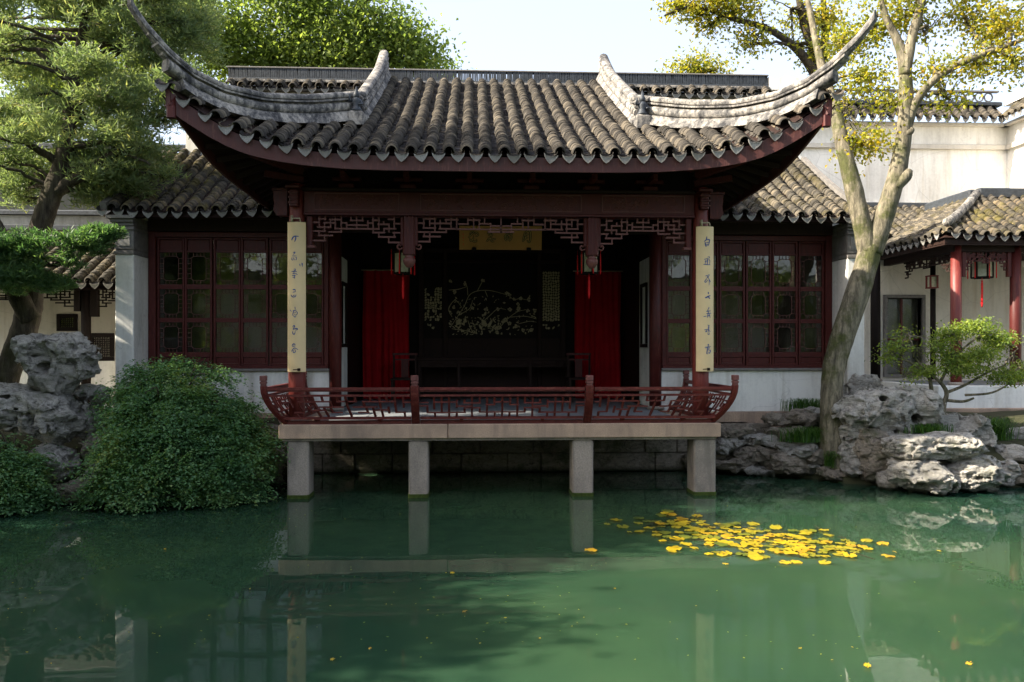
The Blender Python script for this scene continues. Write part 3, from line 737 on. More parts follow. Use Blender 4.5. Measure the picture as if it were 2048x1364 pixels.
MB().cbox(-2.74, 2.74, 11.31, 11.59, 4.197, 4.24, 0.012).build('beam_moulding', M_DARK, bm)
MB().cbox(-2.73, 2.73, 11.335, 11.565, 3.868, 3.903, 0.01).build('beam_moulding', M_RED, bm)
m = MB()
for x0, x1 in ((-2.58,-1.42),(-1.12,1.12),(1.42,2.58)):                 # relief scrollwork on the beam
    m.bar((x0,11.352,3.94),(x1,11.352,3.94),0.02,0.012); m.bar((x0,11.352,4.165),(x1,11.352,4.165),0.02,0.012)
    m.bar((x0,11.352,3.94),(x0,11.352,4.165),0.02,0.012); m.bar((x1,11.352,3.94),(x1,11.352,4.165),0.02,0.012)
    n = int((x1-x0)*46)
    for i in range(n):
        cx = random.uniform(x0+0.06,x1-0.06); cz = random.uniform(3.965,4.14); r = random.uniform(0.012,0.038); a0 = random.uniform(0,6.28); sw = random.uniform(1.5,4.2)
        m.tube([(cx+r*1.5*math.cos(a0+sw*k/5), 11.357, min(4.155,max(3.95,cz+r*math.sin(a0+sw*k/5)))) for k in range(6)], random.uniform(0.003,0.007), 4)
tag(m.build('relief_carving', M_FRET, bm), kind='stuff')
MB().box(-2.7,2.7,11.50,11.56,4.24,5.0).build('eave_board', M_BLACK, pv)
for u in (-2.15,-1.3,-0.44,0.42,1.27,2.1):
    m = MB(); m.cbox(u-0.11,u+0.11,11.33,11.49,4.243,4.31,0.02); m.cbox(u-0.035,u+0.035,11.02,11.49,4.33,4.42,0.015); m.cbox(u-0.05,u+0.05,10.98,11.12,4.425,4.48,0.012); m.cbox(u-0.2,u+0.2,11.4,11.49,4.35,4.41,0.015)
    m.build('eave_bracket', M_RED, pv)
for i in range(5):
    u = -1.73+i*0.86; m = MB()
    for k in range(26):
        a0 = random.uniform(0,6.28); cx = u+random.uniform(-0.2,0.2); cz = 4.27+random.uniform(0,0.11)*(1-abs(cx-u)/0.3); r = random.uniform(0.015,0.04)
        m.tube([(cx+r*math.cos(a0+k2*0.7),11.46,cz+r*math.sin(a0+k2*0.7)) for k2 in range(5)], 0.006, 4)
    tag(m.build('openwork_panel', M_DARK, pv), kind='stuff')
# hanging fretwork
F1H = [(410,495,570),(570,725,575),(480,660,635),(650,810,530),(495,585,520),(410,580,690),(640,805,700),(495,685,750),(415,580,820),(725,1340,655),(885,1185,605),(945,1115,540),(1185,1255,575),(1255,1345,535),(1335,1485,590),(1415,1575,650),(1255,1420,705),(1545,1645,705),(1340,1570,765),(1480,1650,840),(1560,1645,580),(1480,1560,520),(810,885,575)]
F1V = [(500,480,620),(585,480,540),(575,570,695),(725,480,650),(660,535,635),(810,480,705),(495,690,750),(575,755,825),(885,570,650),(950,480,540),(1027,480,655),(1110,480,540),(1185,540,650),(1260,480,705),(1340,480,650),(1340,705,765),(1410,545,590),(1415,640,705),(1485,590,705),(1480,765,840),(1560,480,650),(1560,700,770)]
F2H = [(110,245,70),(45,115,118),(180,420,120),(110,245,172),(360,500,78),(290,485,180),(485,1000,183),(45,180,218),(185,370,218),(110,300,268),(50,180,325),(515,620,125),(620,755,80),(750,880,120),(855,1000,212),(880,1000,145)]
F2V = [(112,70,172),(180,45,150),(240,40,218),(300,78,180),(368,78,120),(370,180,218),(425,45,170),(490,45,180),(118,218,268),(180,220,325),(620,45,125),(685,40,183),(748,80,183),(810,45,120),(880,120,212)]
F2H = F2H + [(2000-b,2000-a,y) for a,b,y in F2H]; F2V = F2V + [(2000-x,a,b) for x,a,b in F2V] + [(1000,40,225)]
def frieze(parent, H, Vv, X, Z, y, sec=0.022, mat=None, name='hanging_fretwork'):
    m = MB(); xa, xb = X(min(a for a,_,_ in H)), X(max(b for _,b,_ in H)); a, b = min(xa,xb), max(xa,xb)
    zt = max(Z(min(p for _,p,_ in Vv)), Z(min(q for _,_,q in H)))
    root = MB().box(a, b, y-0.016, y+0.016, zt, zt+0.03).build(name, mat or M_FRET, parent)
    for x0, x1, yy in H:
        p, q = sorted((X(x0), X(x1))); MB().box(p-sec/2, q+sec/2, y-0.013, y+0.013, Z(yy)-sec/2, Z(yy)+sec/2).build('lattice_bar', mat or M_FRET, root)
    for x, y0, y1 in Vv:
        MB().box(X(x)-sec/2+0.002, X(x)+sec/2-0.002, y-0.0105, y+0.0105, Z(y1), Z(y0)).build('lattice_bar', mat or M_FRET, root)
    return root
Zf = lambda yy: 3.868-(yy-480)/6.82*0.00690; X1 = lambda x: -2.62+(x-410)/(1650-410)*1.215
frieze(pv, F1H, F1V, X1, Zf, 11.45); frieze(pv, F1H, F1V, lambda x: -X1(x), Zf, 11.45)
frieze(pv, F2H, F2V, lambda x: (x-1000)/955*1.165, lambda yy: 3.868-(yy-45)/5.535*0.00690, 11.45)
for s in (-1,1):
    MB().cbox(s*2.66-0.04, s*2.66+0.04, 11.40, 11.50, 3.46, 3.866, 0.01).build('fretwork_post', M_RED, pv)
    MB().cbox(s*2.64-0.06, s*2.64+0.06, 11.39, 11.51, 3.42, 3.458, 0.01).build('post_scroll', M_FRET, pv)
    x = s*1.285; m = MB()
    m.cbox(x-0.12, x+0.12, 11.40, 11.50, 3.46, 3.866, 0.012)
    m.cbox(x-0.085, x+0.085, 11.36, 11.54, 3.33, 3.866, 0.02)
    for k in (-0.05,0,0.05): m.bar((x+k,11.355,3.34),(x+k,11.355,3.86),0.02,0.012,(0,1,0))
    hp = m.build('hanging_post', M_RED, pv)
    MB().lathe([(0.035,-0.165),(0.05,-0.15),(0.072,-0.12),(0.085,-0.09),(0.088,-0.06),(0.075,-0.035),(0.055,-0.02),(0.07,0.0),(0.06,0.01)], (x,11.45,3.32), 16).build('lotus_bud', M_FRET, hp, True)
    for k in (-1,1):
        m = MB(); m.tube(catmull([(x+k*0.085,11.45,3.43),(x+k*0.14,11.45,3.41),(x+k*0.165,11.45,3.45),(x+k*0.14,11.45,3.475),(x+k*0.12,11.45,3.45)],4), 0.013, 6); m.build('post_scroll', M_FRET, hp, True)
# interior shell
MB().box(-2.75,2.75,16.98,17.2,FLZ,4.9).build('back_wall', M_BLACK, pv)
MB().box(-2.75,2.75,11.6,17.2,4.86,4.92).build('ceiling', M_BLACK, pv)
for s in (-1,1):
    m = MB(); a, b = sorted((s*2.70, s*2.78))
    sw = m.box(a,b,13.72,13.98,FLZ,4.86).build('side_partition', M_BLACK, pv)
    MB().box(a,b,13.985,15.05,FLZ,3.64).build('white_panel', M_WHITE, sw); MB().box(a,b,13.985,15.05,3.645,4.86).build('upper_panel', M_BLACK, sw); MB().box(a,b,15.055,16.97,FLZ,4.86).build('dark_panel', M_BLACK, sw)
    c, d2 = sorted((s*2.66, s*2.695))
    m = MB(); y0,y1,z0,z1 = 14.3,14.8,2.05,3.2
    m.box(c,d2,y0,y1,z0,z0+0.06).box(c,d2,y0,y1,z1-0.06,z1).box(c,d2,y0,y0+0.05,z0+0.062,z1-0.062).box(c,d2,y1-0.05,y1,z0+0.062,z1-0.062).build('window_frame', M_BLACK, sw)
    MB().cbox(s*2.2-0.5, s*2.2+0.5, 13.5,13.62,3.95,4.15,0.01).build('inner_beam', M_DARK, pv)

# ================================================================ SIDE WINGS with lattice windows
def wing_leaf(parent, x0, x1, y, zs, mir):
    """one casement leaf between x0 and x1; zs: z levels"""
    st = 0.038; ztop, p_t, r1a, r1b, r2a, r2b, r3a, r3b, zb = zs
    m = MB()
    m.cbox(x0+0.004, x0+st, y-0.03, y+0.03, zb, ztop, 0.006); m.cbox(x1-st, x1-0.004, y-0.03, y+0.03, zb, ztop, 0.006)
    e = 0.002
    for a, b in ((ztop-0.03,ztop-0.001),(p_t-0.032,p_t),(r1b,r1a),(r2b,r2a),(r3b-0.012,r3a),(zb+0.001,zb+0.035)):
        m.box(x0+st+e, x1-st-e, y-0.026, y+0.026, a, b)
    leaf = m.build('window_leaf', M_RED, parent)
    MB().cbox(x0+st+0.004, x1-st-0.004, y-0.012, y+0.012, p_t+0.004, ztop-0.034, 0.01).build('panel', M_RED, leaf)
    MB().cbox(x0+st+0.004, x1-st-0.004, y-0.012, y+0.012, zb+0.038, r3b-0.016, 0.01).build('panel', M_RED, leaf)
    for za, zc in ((r1a, p_t-0.034),(r2a, r1b-0.002),(r3a, r2b-0.002)):
        a, b = x0+st+0.004, x1-st-0.004
        MB().box(a, b, y+0.006, y+0.012, za+0.002, zc).build('pane', M_GLASS, leaf)
        m = MB(); ins = 0.062; h = zc-za; t = 0.0065; yy = y-0.006
        def br(p, q): m.bar((p[0],yy,p[1]), (q[0],yy,q[1]), t, t, (0,1,0))
        xa, xb, zl, zh = a+ins, b-ins, za+ins, zc-ins; ch = 0.035
        ring = [(xa+ch,zl),(xb-ch,zl),(xb,zl+ch),(xb,zh-ch),(xb-ch,zh),(xa+ch,zh),(xa,zh-ch),(xa,zl+ch)]
        for i in range(8): br(ring[i], ring[(i+1)%8])
        for k in range(5):
            z = zl+ch+(zh-zl-2*ch)*k/4; br((a,z),(xa,z)); br((xb,z),(b,z))
        for k in range(4):
            x = xa+ch+(xb-xa-2*ch)*k/3; br((x,za),(x,zl)); br((x,zh),(x,zc))
        tag(m.build('lattice', M_FRET, leaf), kind='stuff')
ZS = (3.845, 3.635, 3.075, 3.00, 2.525, 2.455, 1.965, 1.895, 1.745)
def zwing(y): s = y-12.9; return 4.17+0.50*s+0.03*s*s
WINGS = {-1: ('white-walled wing with dark red lattice windows behind the drooping shrub', M_TILEM, 6.13),
          1: ('white-walled wing with dark red lattice windows behind the forked tree trunk', M_TILEG, 5.95)}
for s in (-1, 1):
    lab, tm, xo = WINGS[s]
    wg = thing('window_wing', lab, 'wing', (s*4.2, 13.6, 0.7), 'window wings beside the pavilion')
    def sb(name, a, b, y0, y1, z0, z1, mat, parent=None, ch=0.008):
        a, b = sorted((s*a, s*b)); return MB().cbox(a, b, y0, y1, z0, z1, ch).build(name, mat, parent or wg)
    sb('wall', 2.72, 5.70, 13.56, 13.74, 0.965, 1.655, M_WHITE); sb('plinth', 2.72, 5.98, 13.50, 13.80, 0.45, 0.963, M_GRANW)
    sb('stone_sill', 2.76, 5.64, 13.50, 13.76, 1.657, 1.695, M_BRICK); sb('sill_rail', 2.78, 5.62, 13.53, 13.72, 1.697, 1.743, M_RED)
    sb('frame_post', 5.575, 5.69, 13.54, 13.70, 1.745, 4.0, M_RED); sb('frame_post', 2.775, 2.848, 13.54, 13.70, 1.745, 4.0, M_RED)
    sb('lintel', 2.85, 5.573, 13.53, 13.71, 3.85, 3.93, M_RED); sb('beam', 2.74, 5.66, 13.45, 13.68, 3.94, 4.20, M_DARK)
    wdt = (5.573-2.85)/6
    for i in range(6):
        a = 2.85+i*wdt; x0, x1 = sorted((s*a, s*(a+wdt)))
        wing_leaf(wg, x0+(0.006 if i%2 else 0.0), x1-(0.0 if i%2 else 0.006), 13.60+(0.012 if i%2 else 0), ZS, s)
    # gable pier with cut brick head
    pr = sb('pier', 5.70, 5.985, 13.0, 13.72, 0.70, 3.50, M_WHITE, None, 0.012)
    z = 3.502
    for h, g in ((0.05,0.018),(0.03,-0.005),(0.30,0.006),(0.035,0.03),(0.03,0.01),(0.05,0.03),(0.05,0.06),(0.05,0.10)):
        sb('brick_course', 5.70-g*0.3, 5.985+g, 13.0-g*1.2, 13.7, z, z+h-0.002, M_BRICK, pr, 0.006); z += h
    a = MB(); x0, x1 = sorted((s*5.745, s*5.945)); a.cbox(x0, x1, 12.983, 13.0, 3.63, 3.84, 0.012).build('carved_panel', M_DRIP, pr)
    # roof
    xs2 = np.linspace(2.74, xo, 18); m = MB()
    v1, f1 = strip_surface([s*x for x in xs2], lambda x: 12.92, lambda x: 15.42, lambda x,y: zwing(y), 8, -0.02); m.add(v1, f1)
    m.add([(a_,b_,c_-0.09) for a_,b_,c_ in v1], f1)
    rf_ = m.build('roof', M_DARK, wg)
    rows, trs = [], []; k = 0; x = 2.82
    while x < xo:
        sag = lambda y: 0.02*math.sin(x*2.1+y)
        yy = np.linspace(12.9, 15.42, 14)
        rows.append([(s*x + 0.02*math.sin(y*2.2+x), y, zwing(y)+sag(y)) for y in yy])
        if x+0.114 < xo+0.03: trs.append([(s*(x+0.114), y, zwing(y)+sag(y)) for y in np.linspace(12.88,15.42,14)])
        x += 0.228
    tile_field(rf_, rows, trs, (1,0,0), tm, 15, 0.055, 225, 0.98, True, 1.6)
    sb('eave_board', 2.74, xo-0.1, 12.98, 13.02, 4.06, 4.17, M_DARK)
    i = 0; x = 2.9
    while x < xo-0.1:
        MB().bar((s*x,12.99,zwing(12.99)-0.14),(s*x,13.9,zwing(13.9)-0.14),0.05,0.05).build('rafter', M_DARK, wg); x += 0.228
    # verge along the outer end
    m = MB(); pts = [(s*xo,y,zwing(y)+0.05) for y in np.linspace(12.92,15.4,10)]
    for p, q in zip(pts, pts[1:]): m.bar(p, q, 0.10, 0.12)
    m.build('verge', M_BRICK, wg)
    # room behind the glass
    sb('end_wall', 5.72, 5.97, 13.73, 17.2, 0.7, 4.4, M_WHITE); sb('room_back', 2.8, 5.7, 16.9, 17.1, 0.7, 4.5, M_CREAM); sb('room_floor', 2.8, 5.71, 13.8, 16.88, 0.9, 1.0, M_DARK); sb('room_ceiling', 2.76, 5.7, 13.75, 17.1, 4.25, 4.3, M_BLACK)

# ================================================================ HALL WALL above the roofs
hw = thing('hall_wall', 'white hall wall capped by a long dark slate ridge above the pavilion', 'wall', (0, 15.5, 4.5))
MB().box(-5.75, 5.95, 15.44, 15.62, 4.95, 6.72).build('wall', M_WHITE2, hw)
MB().box(-4.95, 5.28, 15.42, 15.66, 6.722, 6.83).build('cornice', M_CREAM, hw)
m = MB().box(-4.95, 5.28, 15.30, 15.72, 6.832, 6.86); cp = m.build('coping', M_BRICK, hw)
rows = [[(x,y,6.85+0.6*(y-15.22)) for y in np.linspace(15.22,15.52,6)] for x in np.arange(-4.9,5.3,0.235)]
trs = [[(x+0.117,y,6.85+0.6*(y-15.22)) for y in np.linspace(15.20,15.52,6)] for x in np.arange(-4.9,5.2,0.235)]
tile_field(cp, rows, trs, (1,0,0), M_TILE, 3, 0.05, 132, 0.95)
MB().cbox(-4.98,5.30,15.40,15.66,7.02,7.065,0.01).build('ridge_moulding', M_RIDGE, hw); MB().cbox(-4.98,5.30,15.43,15.63,7.067,7.10,0.01).build('ridge_moulding', M_SLATE, hw)
m = MB(); x = -4.97
while x < 5.28:
    t = random.uniform(0.022,0.032); tl = random.gauss(0,0.006); h = 7.285+random.gauss(0,0.003)
    m.add([(x,15.46,7.1),(x+t,15.46,7.1),(x+t,15.6,7.1),(x,15.6,7.1),(x+tl,15.46,h),(x+t+tl,15.46,h),(x+t+tl,15.6,h),(x+tl,15.6,h)],[(0,3,2,1),(4,5,6,7),(0,1,5,4),(1,2,6,5),(2,3,7,6),(3,0,4,7)]); x += t+0.006
tag(m.build('ridge_slates', M_SLATE, hw), kind='stuff')
MB().cbox(-5.0,5.30,15.45,15.61,7.29,7.315,0.008).build('ridge_cap', M_BRICK, hw)
MB().prism([(5.31,7.02),(5.75,7.02),(5.95,7.12),(5.9,7.26),(5.6,7.30),(5.45,7.22),(5.31,7.28)],'y',15.44,15.62).build('ridge_end', M_WHITE2, hw)
v1, f1 = strip_surface(np.linspace(-5.9,6.0,3), lambda x: 15.6, lambda x: 19.0, lambda x,y: 7.0-0.55*(y-15.6), 2); MB().add(v1, f1).build('rear_roof', M_TILE, hw)
MB().box(-5.9,5.95,17.25,17.4,0.5,6.0).build('rear_wall', M_WHITE2, hw)

# ================================================================ GARDEN WALL at right, with its tiled coping
def coping(parent, pts, zt, mat, step=0.235, ind=3, mx=120, side=None, nrm=(0,-1)):
    """tiled coping running along a straight wall top from pts[0] to pts[1] facing nrm"""
    a, b = Vector((*pts[0],0)), Vector((*pts[1],0)); d = (b-a); L = d.length; d.normalize(); n = Vector((*nrm,0))
    rows, trs = [], []
    for k in range(int(L/step)):
        for lst, o_ in ((rows,0),(trs,step/2)):
            c = a + d*(k*step+o_); lst.append([tuple(c + n*(0.34-j*0.085) + Vector((0,0,zt+j*0.075))) for j in range(6)])
    tile_field(parent, rows, trs, tuple(d), mat, ind, 0.055, mx, 0.95)
gw = thing('garden_wall', 'tall stained white garden wall with moulded cornice beyond the forked tree', 'wall', (10, 20, 0.8))
MB().box(5.96, 13.1, 20.0, 20.3, 0.6, 7.05).build('wall', M_WHITE2, gw)
MB().cbox(5.96, 13.08, 19.90, 20.28, 7.052, 7.17, 0.02).build('moulding', M_CREAM, gw); MB().box(5.96,13.1,19.97,20.3,7.172,7.62).build('frieze_band', M_WHITE2, gw)
cp = MB().cbox(5.96,13.05,19.82,20.3,7.622,7.70,0.02).build('cornice', M_CREAM, gw)
coping(cp, ((6.0,19.9),(13.0,19.9)), 7.72, M_TILE)
MB().cbox(6.0,12.9,19.86,20.1,8.15,8.24,0.02).build('ridge', M_SLATE, gw)
m = MB()
for k in range(16):
    x = 9.0+k*0.24; 
    for q in range(8):
        a0 = q*math.pi/4; m.bar((x+0.11*math.cos(a0),19.98,8.38+0.11*math.sin(a0)),(x+0.11*math.cos(a0+math.pi/4),19.98,8.38+0.11*math.sin(a0+math.pi/4)),0.03,0.025,(0,1,0))
m.box(8.85,12.85,19.93,20.03,8.50,8.54)
tag(m.build('openwork_ridge', M_BRICK, gw), kind='stuff')
gs = thing('side_garden_wall', 'sunlit white garden wall running toward the viewer at far right', 'wall', (13.2, 17, 0.8))
MB().box(13.1, 13.4, 14.2, 20.3, 0.6, 7.05).build('wall', M_WHITE2, gs); MB().cbox(13.0,13.38,14.2,20.0,7.052,7.17,0.02).build('moulding', M_CREAM, gs)
MB().box(13.07,13.4,14.2,20.3,7.172,7.62).build('frieze_band', M_WHITE2, gs); cp = MB().cbox(12.92,13.4,14.2,19.99,7.622,7.70,0.02).build('cornice', M_CREAM, gs)
coping(cp, ((13.0,14.3),(13.0,19.9)), 7.72, M_TILEG, nrm=(-1,0))
MB().cbox(12.96,13.2,14.2,19.95,8.15,8.24,0.02).build('ridge', M_WHITE2, gs)
m = MB(); 
for i, (h, e) in enumerate(((0.0,0.0),(0.11,0.14),(0.22,0.3),(0.33,0.5))):
    m.prism([(18.3,8.24+h),(18.3,8.33+h),(17.2,8.33+h),(16.7-e,8.44+h*1.3),(16.65-e,8.40+h*1.3),(17.2,8.24+h)],'x',12.98,13.18)
m.build('ridge_end', M_WHITE2, gs)

# lean-to corridor in front of the garden wall
lt = thing('lean_to_roof', 'low tiled lean-to roof along the garden wall behind the forked trunk', 'roof', (7.5, 19, 0.8))
m = MB(); v1, f1 = strip_surface([6.0,12.5], lambda x: 17.9, lambda x: 19.95, lambda x,y: 4.55+0.5*(y-17.9), 3, -0.03); m.add(v1,f1); m.add([(a,b,c-0.1) for a,b,c in v1],f1)
rr = m.build('roof', M_DARK, lt)
rows = [[(x,y,4.55+0.5*(y-17.9)) for y in np.linspace(17.88,19.95,6)] for x in np.arange(6.1,12.4,0.235)]
trs = [[(x+0.117,y,4.55+0.5*(y-17.9)) for y in np.linspace(17.86,19.95,6)] for x in np.arange(6.1,12.4,0.235)]
tile_field(rr, rows, trs, (1,0,0), M_TILEG, 4, 0.06, 110, 1.0, True, 1.4)
MB().cbox(6.0,12.5,19.80,19.98,5.56,5.68,0.02).build('ridge', M_SLATE, lt)
MB().box(6.05,12.4,18.3,18.45,0.8,4.55).build('wall', M_WHITE, lt)

# ================================================================ RIGHT GALLERY (open corner pavilion)
gl = thing('corner_gallery', 'open gallery with dark red columns and golden tiled hip roof at right edge', 'gallery', (10, 16, 0.8))
CX, CY, CZ = 8.501, 15.0, 4.16
GXR, GYB, RI = 13.0, 18.6, 1.75
def zg(t): return CZ + 0.52*t + 0.05*t*t
def cornerlift(d): return 0.10*max(0,1-d/0.9)**2
m = MB(); zr = zg(RI)
m.add([(CX,CY,CZ-0.03),(GXR,CY,CZ-0.03),(GXR,CY+RI,zr-0.03),(CX+RI,CY+RI,zr-0.03),(CX,GYB,CZ-0.03),(CX+RI,GYB,zr-0.03),(GXR,CY+2*RI,CZ),(CX+2*RI,CY+2*RI,CZ),(CX+2*RI,GYB,CZ)],
      [(0,1,2,3),(4,0,3,5),(3,2,6,7),(5,3,7,8)])
m.add([(CX+0.05,CY+0.05,CZ-0.13),(GXR,CY+0.05,CZ-0.13),(GXR,GYB,CZ-0.13),(CX+0.05,GYB,CZ-0.13)],[(0,1,2,3)])
gr = m.build('roof', M_DARK, gl)
rows, trs = [], []
for k in range(int((GXR-CX)/0.235)):
    for lst, o_ in ((rows,0.12),(trs,0.235)):
        x = CX+o_+k*0.235; e = min(RI, x-CX)
        if e > 0.1: lst.append([(x, CY+e*j/8, zg(e*j/8)+cornerlift(x-CX)*(1-j/8)) for j in range(9)])
tile_field(gr, rows, trs, (1,0,0), M_TILEM, 12, 0.055, 160, 1.0, True, 1.6)
rows, trs = [], []
for k in range(int((GYB-CY)/0.235)):
    for lst, o_ in ((rows,0.12),(trs,0.235)):
        y = CY+o_+k*0.235; e = min(RI, y-CY)
        if e > 0.1: lst.append([(CX+e*j/8, y, zg(e*j/8)+cornerlift(y-CY)*(1-j/8)) for j in range(9)])
tile_field(gr, rows, trs, (0,-1,0), M_TILEG, 10, 0.055, 130, 1.0, True, 1.6)
m = MB(); pts = [(CX+RI*t, CY+RI*t, zg(RI*t)+0.10+0.12*(1-t)**2) for t in np.linspace(0.08,1,10)]
m.tube(pts, 0.085, 8); m.build('hip_ridge', M_RIDGE, gl, True)
MB().cbox(CX+RI,GXR,CY+RI-0.1,CY+RI+0.1,zr,zr+0.2,0.03).build('ridge', M_SLATE, gl)
MB().cbox(CX+RI-0.1,CX+RI+0.1,CY+RI+0.11,GYB,zr,zr+0.2,0.03).build('ridge', M_SLATE, gl)
MB().box(CX+0.05,GXR,CY+0.06,CY+0.10,CZ-0.16,CZ-0.03).build('eave_board', M_DARK, gl); MB().box(CX+0.06,CX+0.10,CY+0.101,GYB,CZ-0.16,CZ-0.03).build('eave_board', M_DARK, gl)
GF = 1.32
MB().cbox(CX-0.1,13.05,15.02,15.25,0.90,GF,0.01).build('plinth_wall', M_WHITE, gl); MB().cbox(CX-0.14,13.05,14.97,15.3,0.45,0.898,0.015).build('plinth_base', M_GRANW, gl)
MB().cbox(CX-0.1,CX+0.13,15.255,18.4,0.90,GF,0.01).build('plinth_wall', M_WHITE, gl); MB().box(CX+0.135,13.05,15.255,18.4,0.9,GF-0.01).build('floor', M_FLOOR, gl)
def gcol(x, y, r, mat, z1=4.1):
    c = MB().lathe([(r,GF+0.06),(r*1.03,2.4),(r*0.95,z1)], (x,y,0), 18).build('column', mat, gl, True)
    MB().lathe([(r*1.35,GF),(r*1.5,GF+0.03),(r*1.2,GF+0.06)], (x,y,0), 14).build('column_base', M_GRAN, c, True)
x1, x2 = 8.947, 10.135
gcol(x1,15.35,0.10,M_COLR); gcol(x2,15.35,0.10,M_RED); gcol(8.335,17.3,0.10,M_BLACK); gcol(9.385,16.9,0.055,M_BLACK)
MB().cbox(x1-0.1,13.0,15.28,15.42,3.90,4.08,0.01).build('beam', M_DARK, gl); MB().cbox(x1-0.07,x1+0.07,15.43,18.4,3.90,4.08,0.01).build('beam', M_DARK, gl)
# wall with a window behind
WX0, WX1, WZ0, WZ1 = 8.93, 9.742, 1.457, 3.177
m = MB(); m.box(7.6,WX0,18.0,18.2,GF-0.3,4.6).box(WX1,13.05,18.0,18.2,GF-0.3,4.6).box(WX0,WX1,18.0,18.2,WZ1,4.6).box(WX0,WX1,18.0,18.2,GF-0.3,WZ0)
m.build('wall', M_CREAM, gl)
m = MB(); t = 0.07
m.box(WX0-t,WX0,17.93,18.15,WZ0-t,WZ1+t).box(WX1,WX1+t,17.93,18.15,WZ0-t,WZ1+t).box(WX0+0.001,WX1-0.001,17.93,18.15,WZ1,WZ1+t).box(WX0+0.001,WX1-0.001,17.93,18.15,WZ0-t,WZ0)
wf = m.build('window_frame', M_BRICK, gl)
MB().box(WX0,WX1,18.16,18.18,WZ0,WZ1).build('pane', M_GLASS, wf)
m = MB(); hx = (WX0+WX1)/2; m.box(hx-0.025,hx+0.025,18.08,18.12,WZ0,WZ1); zz = (WZ0+WZ1)/2-0.1; m.box(WX0,hx-0.026,18.08,18.12,zz,zz+0.05).box(hx+0.026,WX1,18.08,18.12,zz,zz+0.05); m.build('mullion', M_RED, wf)
# fretwork under the beam
gz = lambda yy: 3.895-(yy-45)/280*0.34
frieze(gl, F2H, F2V, lambda x: (x1+x2)/2+(x-1000)/955*((x2-x1)/2-0.17), gz, 15.35, 0.024, M_RED)
for x in (x1+0.14, x2-0.14): MB().cbox(x-0.04,x+0.04,15.31,15.39,3.42,3.898,0.01).build('fretwork_post', M_RED, gl)
hf = MB().box(x1-0.012,x1+0.012,15.5,17.25,3.86,3.89).build('hanging_fretwork', M_DARK, gl)
for (a,b,yy) in F2H: MB().box(x1-0.012,x1+0.012,15.5+a/2000*1.75,15.5+b/2000*1.75,gz(yy)-0.014,gz(yy)+0.014).build('lattice_bar', M_DARK, hf)
for (x,a,b) in F2V: MB().box(x1-0.010,x1+0.010,15.5+x/2000*1.75-0.012,15.5+x/2000*1.75+0.012,gz(b),gz(a)).build('lattice_bar', M_DARK, hf)

# ================================================================ LEFT CORRIDOR
cr = thing('side_corridor', 'low tiled corridor with black fretwork behind the pine trunk', 'corridor', (-8.5, 16, 0.8))
m = MB(); zc_ = lambda y: 3.23+0.55*(y-15.05)
v1, f1 = strip_surface([-14.0,-6.02], lambda x: 15.05, lambda x: 16.6, lambda x,y: zc_(y), 3, -0.03); m.add(v1,f1); m.add([(a,b,c-0.1) for a,b,c in v1],f1)
v1, f1 = strip_surface([-14.0,-6.02], lambda x: 16.6, lambda x: 18.2, lambda x,y: zc_(16.6)-0.5*(y-16.6), 2, -0.03); m.add(v1,f1)
rr = m.build('roof', M_DARK, cr)
rows = [[(x,y,zc_(y)) for y in np.linspace(15.03,16.6,6)] for x in np.arange(-13.9,-6.05,0.235)]; trs = [[(x+0.117,y,zc_(y)) for y in np.linspace(15.0,16.6,6)] for x in np.arange(-13.9,-6.1,0.235)]
tile_field(rr, rows[::-1], trs, (1,0,0), M_TILEG, 12, 0.055, 130, 1.0, True, 1.6)
MB().cbox(-14,-6.02,16.5,16.7,zc_(16.6)+0.02,zc_(16.6)+0.2,0.03).build('ridge', M_BRICK, cr)
MB().box(-14,-6.02,15.14,15.18,3.09,3.20).build('eave_board', M_BLACK, cr); MB().cbox(-14,-6.02,15.45,15.58,3.12,3.27,0.01).build('beam', M_BLACK, cr)
MB().box(-14,-6.0,17.3,17.5,0.6,3.9).build('wall', M_CREAM, cr); MB().box(-14,-6.03,15.3,17.29,0.6,0.98).build('floor', M_FLOOR, cr)
xk = -7.592
for x in (xk, xk-2.9): MB().lathe([(0.085,0.98),(0.085,3.15)], (x,15.5,0), 14).build('column', M_BLACK, cr, True)
MB().cbox(xk+0.09,xk+0.23,15.44,15.56,2.62,3.118,0.01).build('fretwork_post', M_BLACK, cr); MB().cbox(xk-0.2,xk-0.09,15.44,15.56,2.72,3.118,0.01).build('fretwork_post', M_BLACK, cr)
cz = lambda yy: 3.115-(yy-45)/280*0.30
frieze(cr, F2H, F2V, lambda x: xk-1.45+(x-1000)/955*1.24, cz, 15.5, 0.026, M_BLACK); frieze(cr, F1H, F1V, lambda x: xk+0.24+(x-410)/1240*0.95, lambda yy: 3.115-(yy-480)/360*0.32, 15.5, 0.026, M_BLACK)
def dark_window(x0,x1,z0,z1,y,nx_,nz_):
    m = MB(); m.box(x0,x1,y-0.04,y,z0,z0+0.08).box(x0,x1,y-0.04,y,z1-0.08,z1).box(x0,x0+0.08,y-0.04,y,z0+0.081,z1-0.081).box(x1-0.08,x1,y-0.04,y,z0+0.081,z1-0.081)
    f = m.build('window_frame', M_BLACK, cr); MB().box(x0+0.08,x1-0.08,y-0.012,y-0.004,z0+0.08,z1-0.08).build('pane', M_GLASS, f)
    m = MB()
    for i in range(1,nx_): xx = x0+0.08+(x1-x0-0.16)*i/nx_; m.box(xx-0.008,xx+0.008,y-0.03,y-0.014,z0+0.08,z1-0.08)
    for i in range(1,nz_): zz = z0+0.08+(z1-z0-0.16)*i/nz_; m.box(x0+0.08,x1-0.08,y-0.033,y-0.031,zz-0.008,zz+0.008)
    tag(m.build('lattice', M_BLACK, f), kind='stuff')
dark_window(-9.007, -8.592, 2.394, 2.747, 17.295, 6, 5)
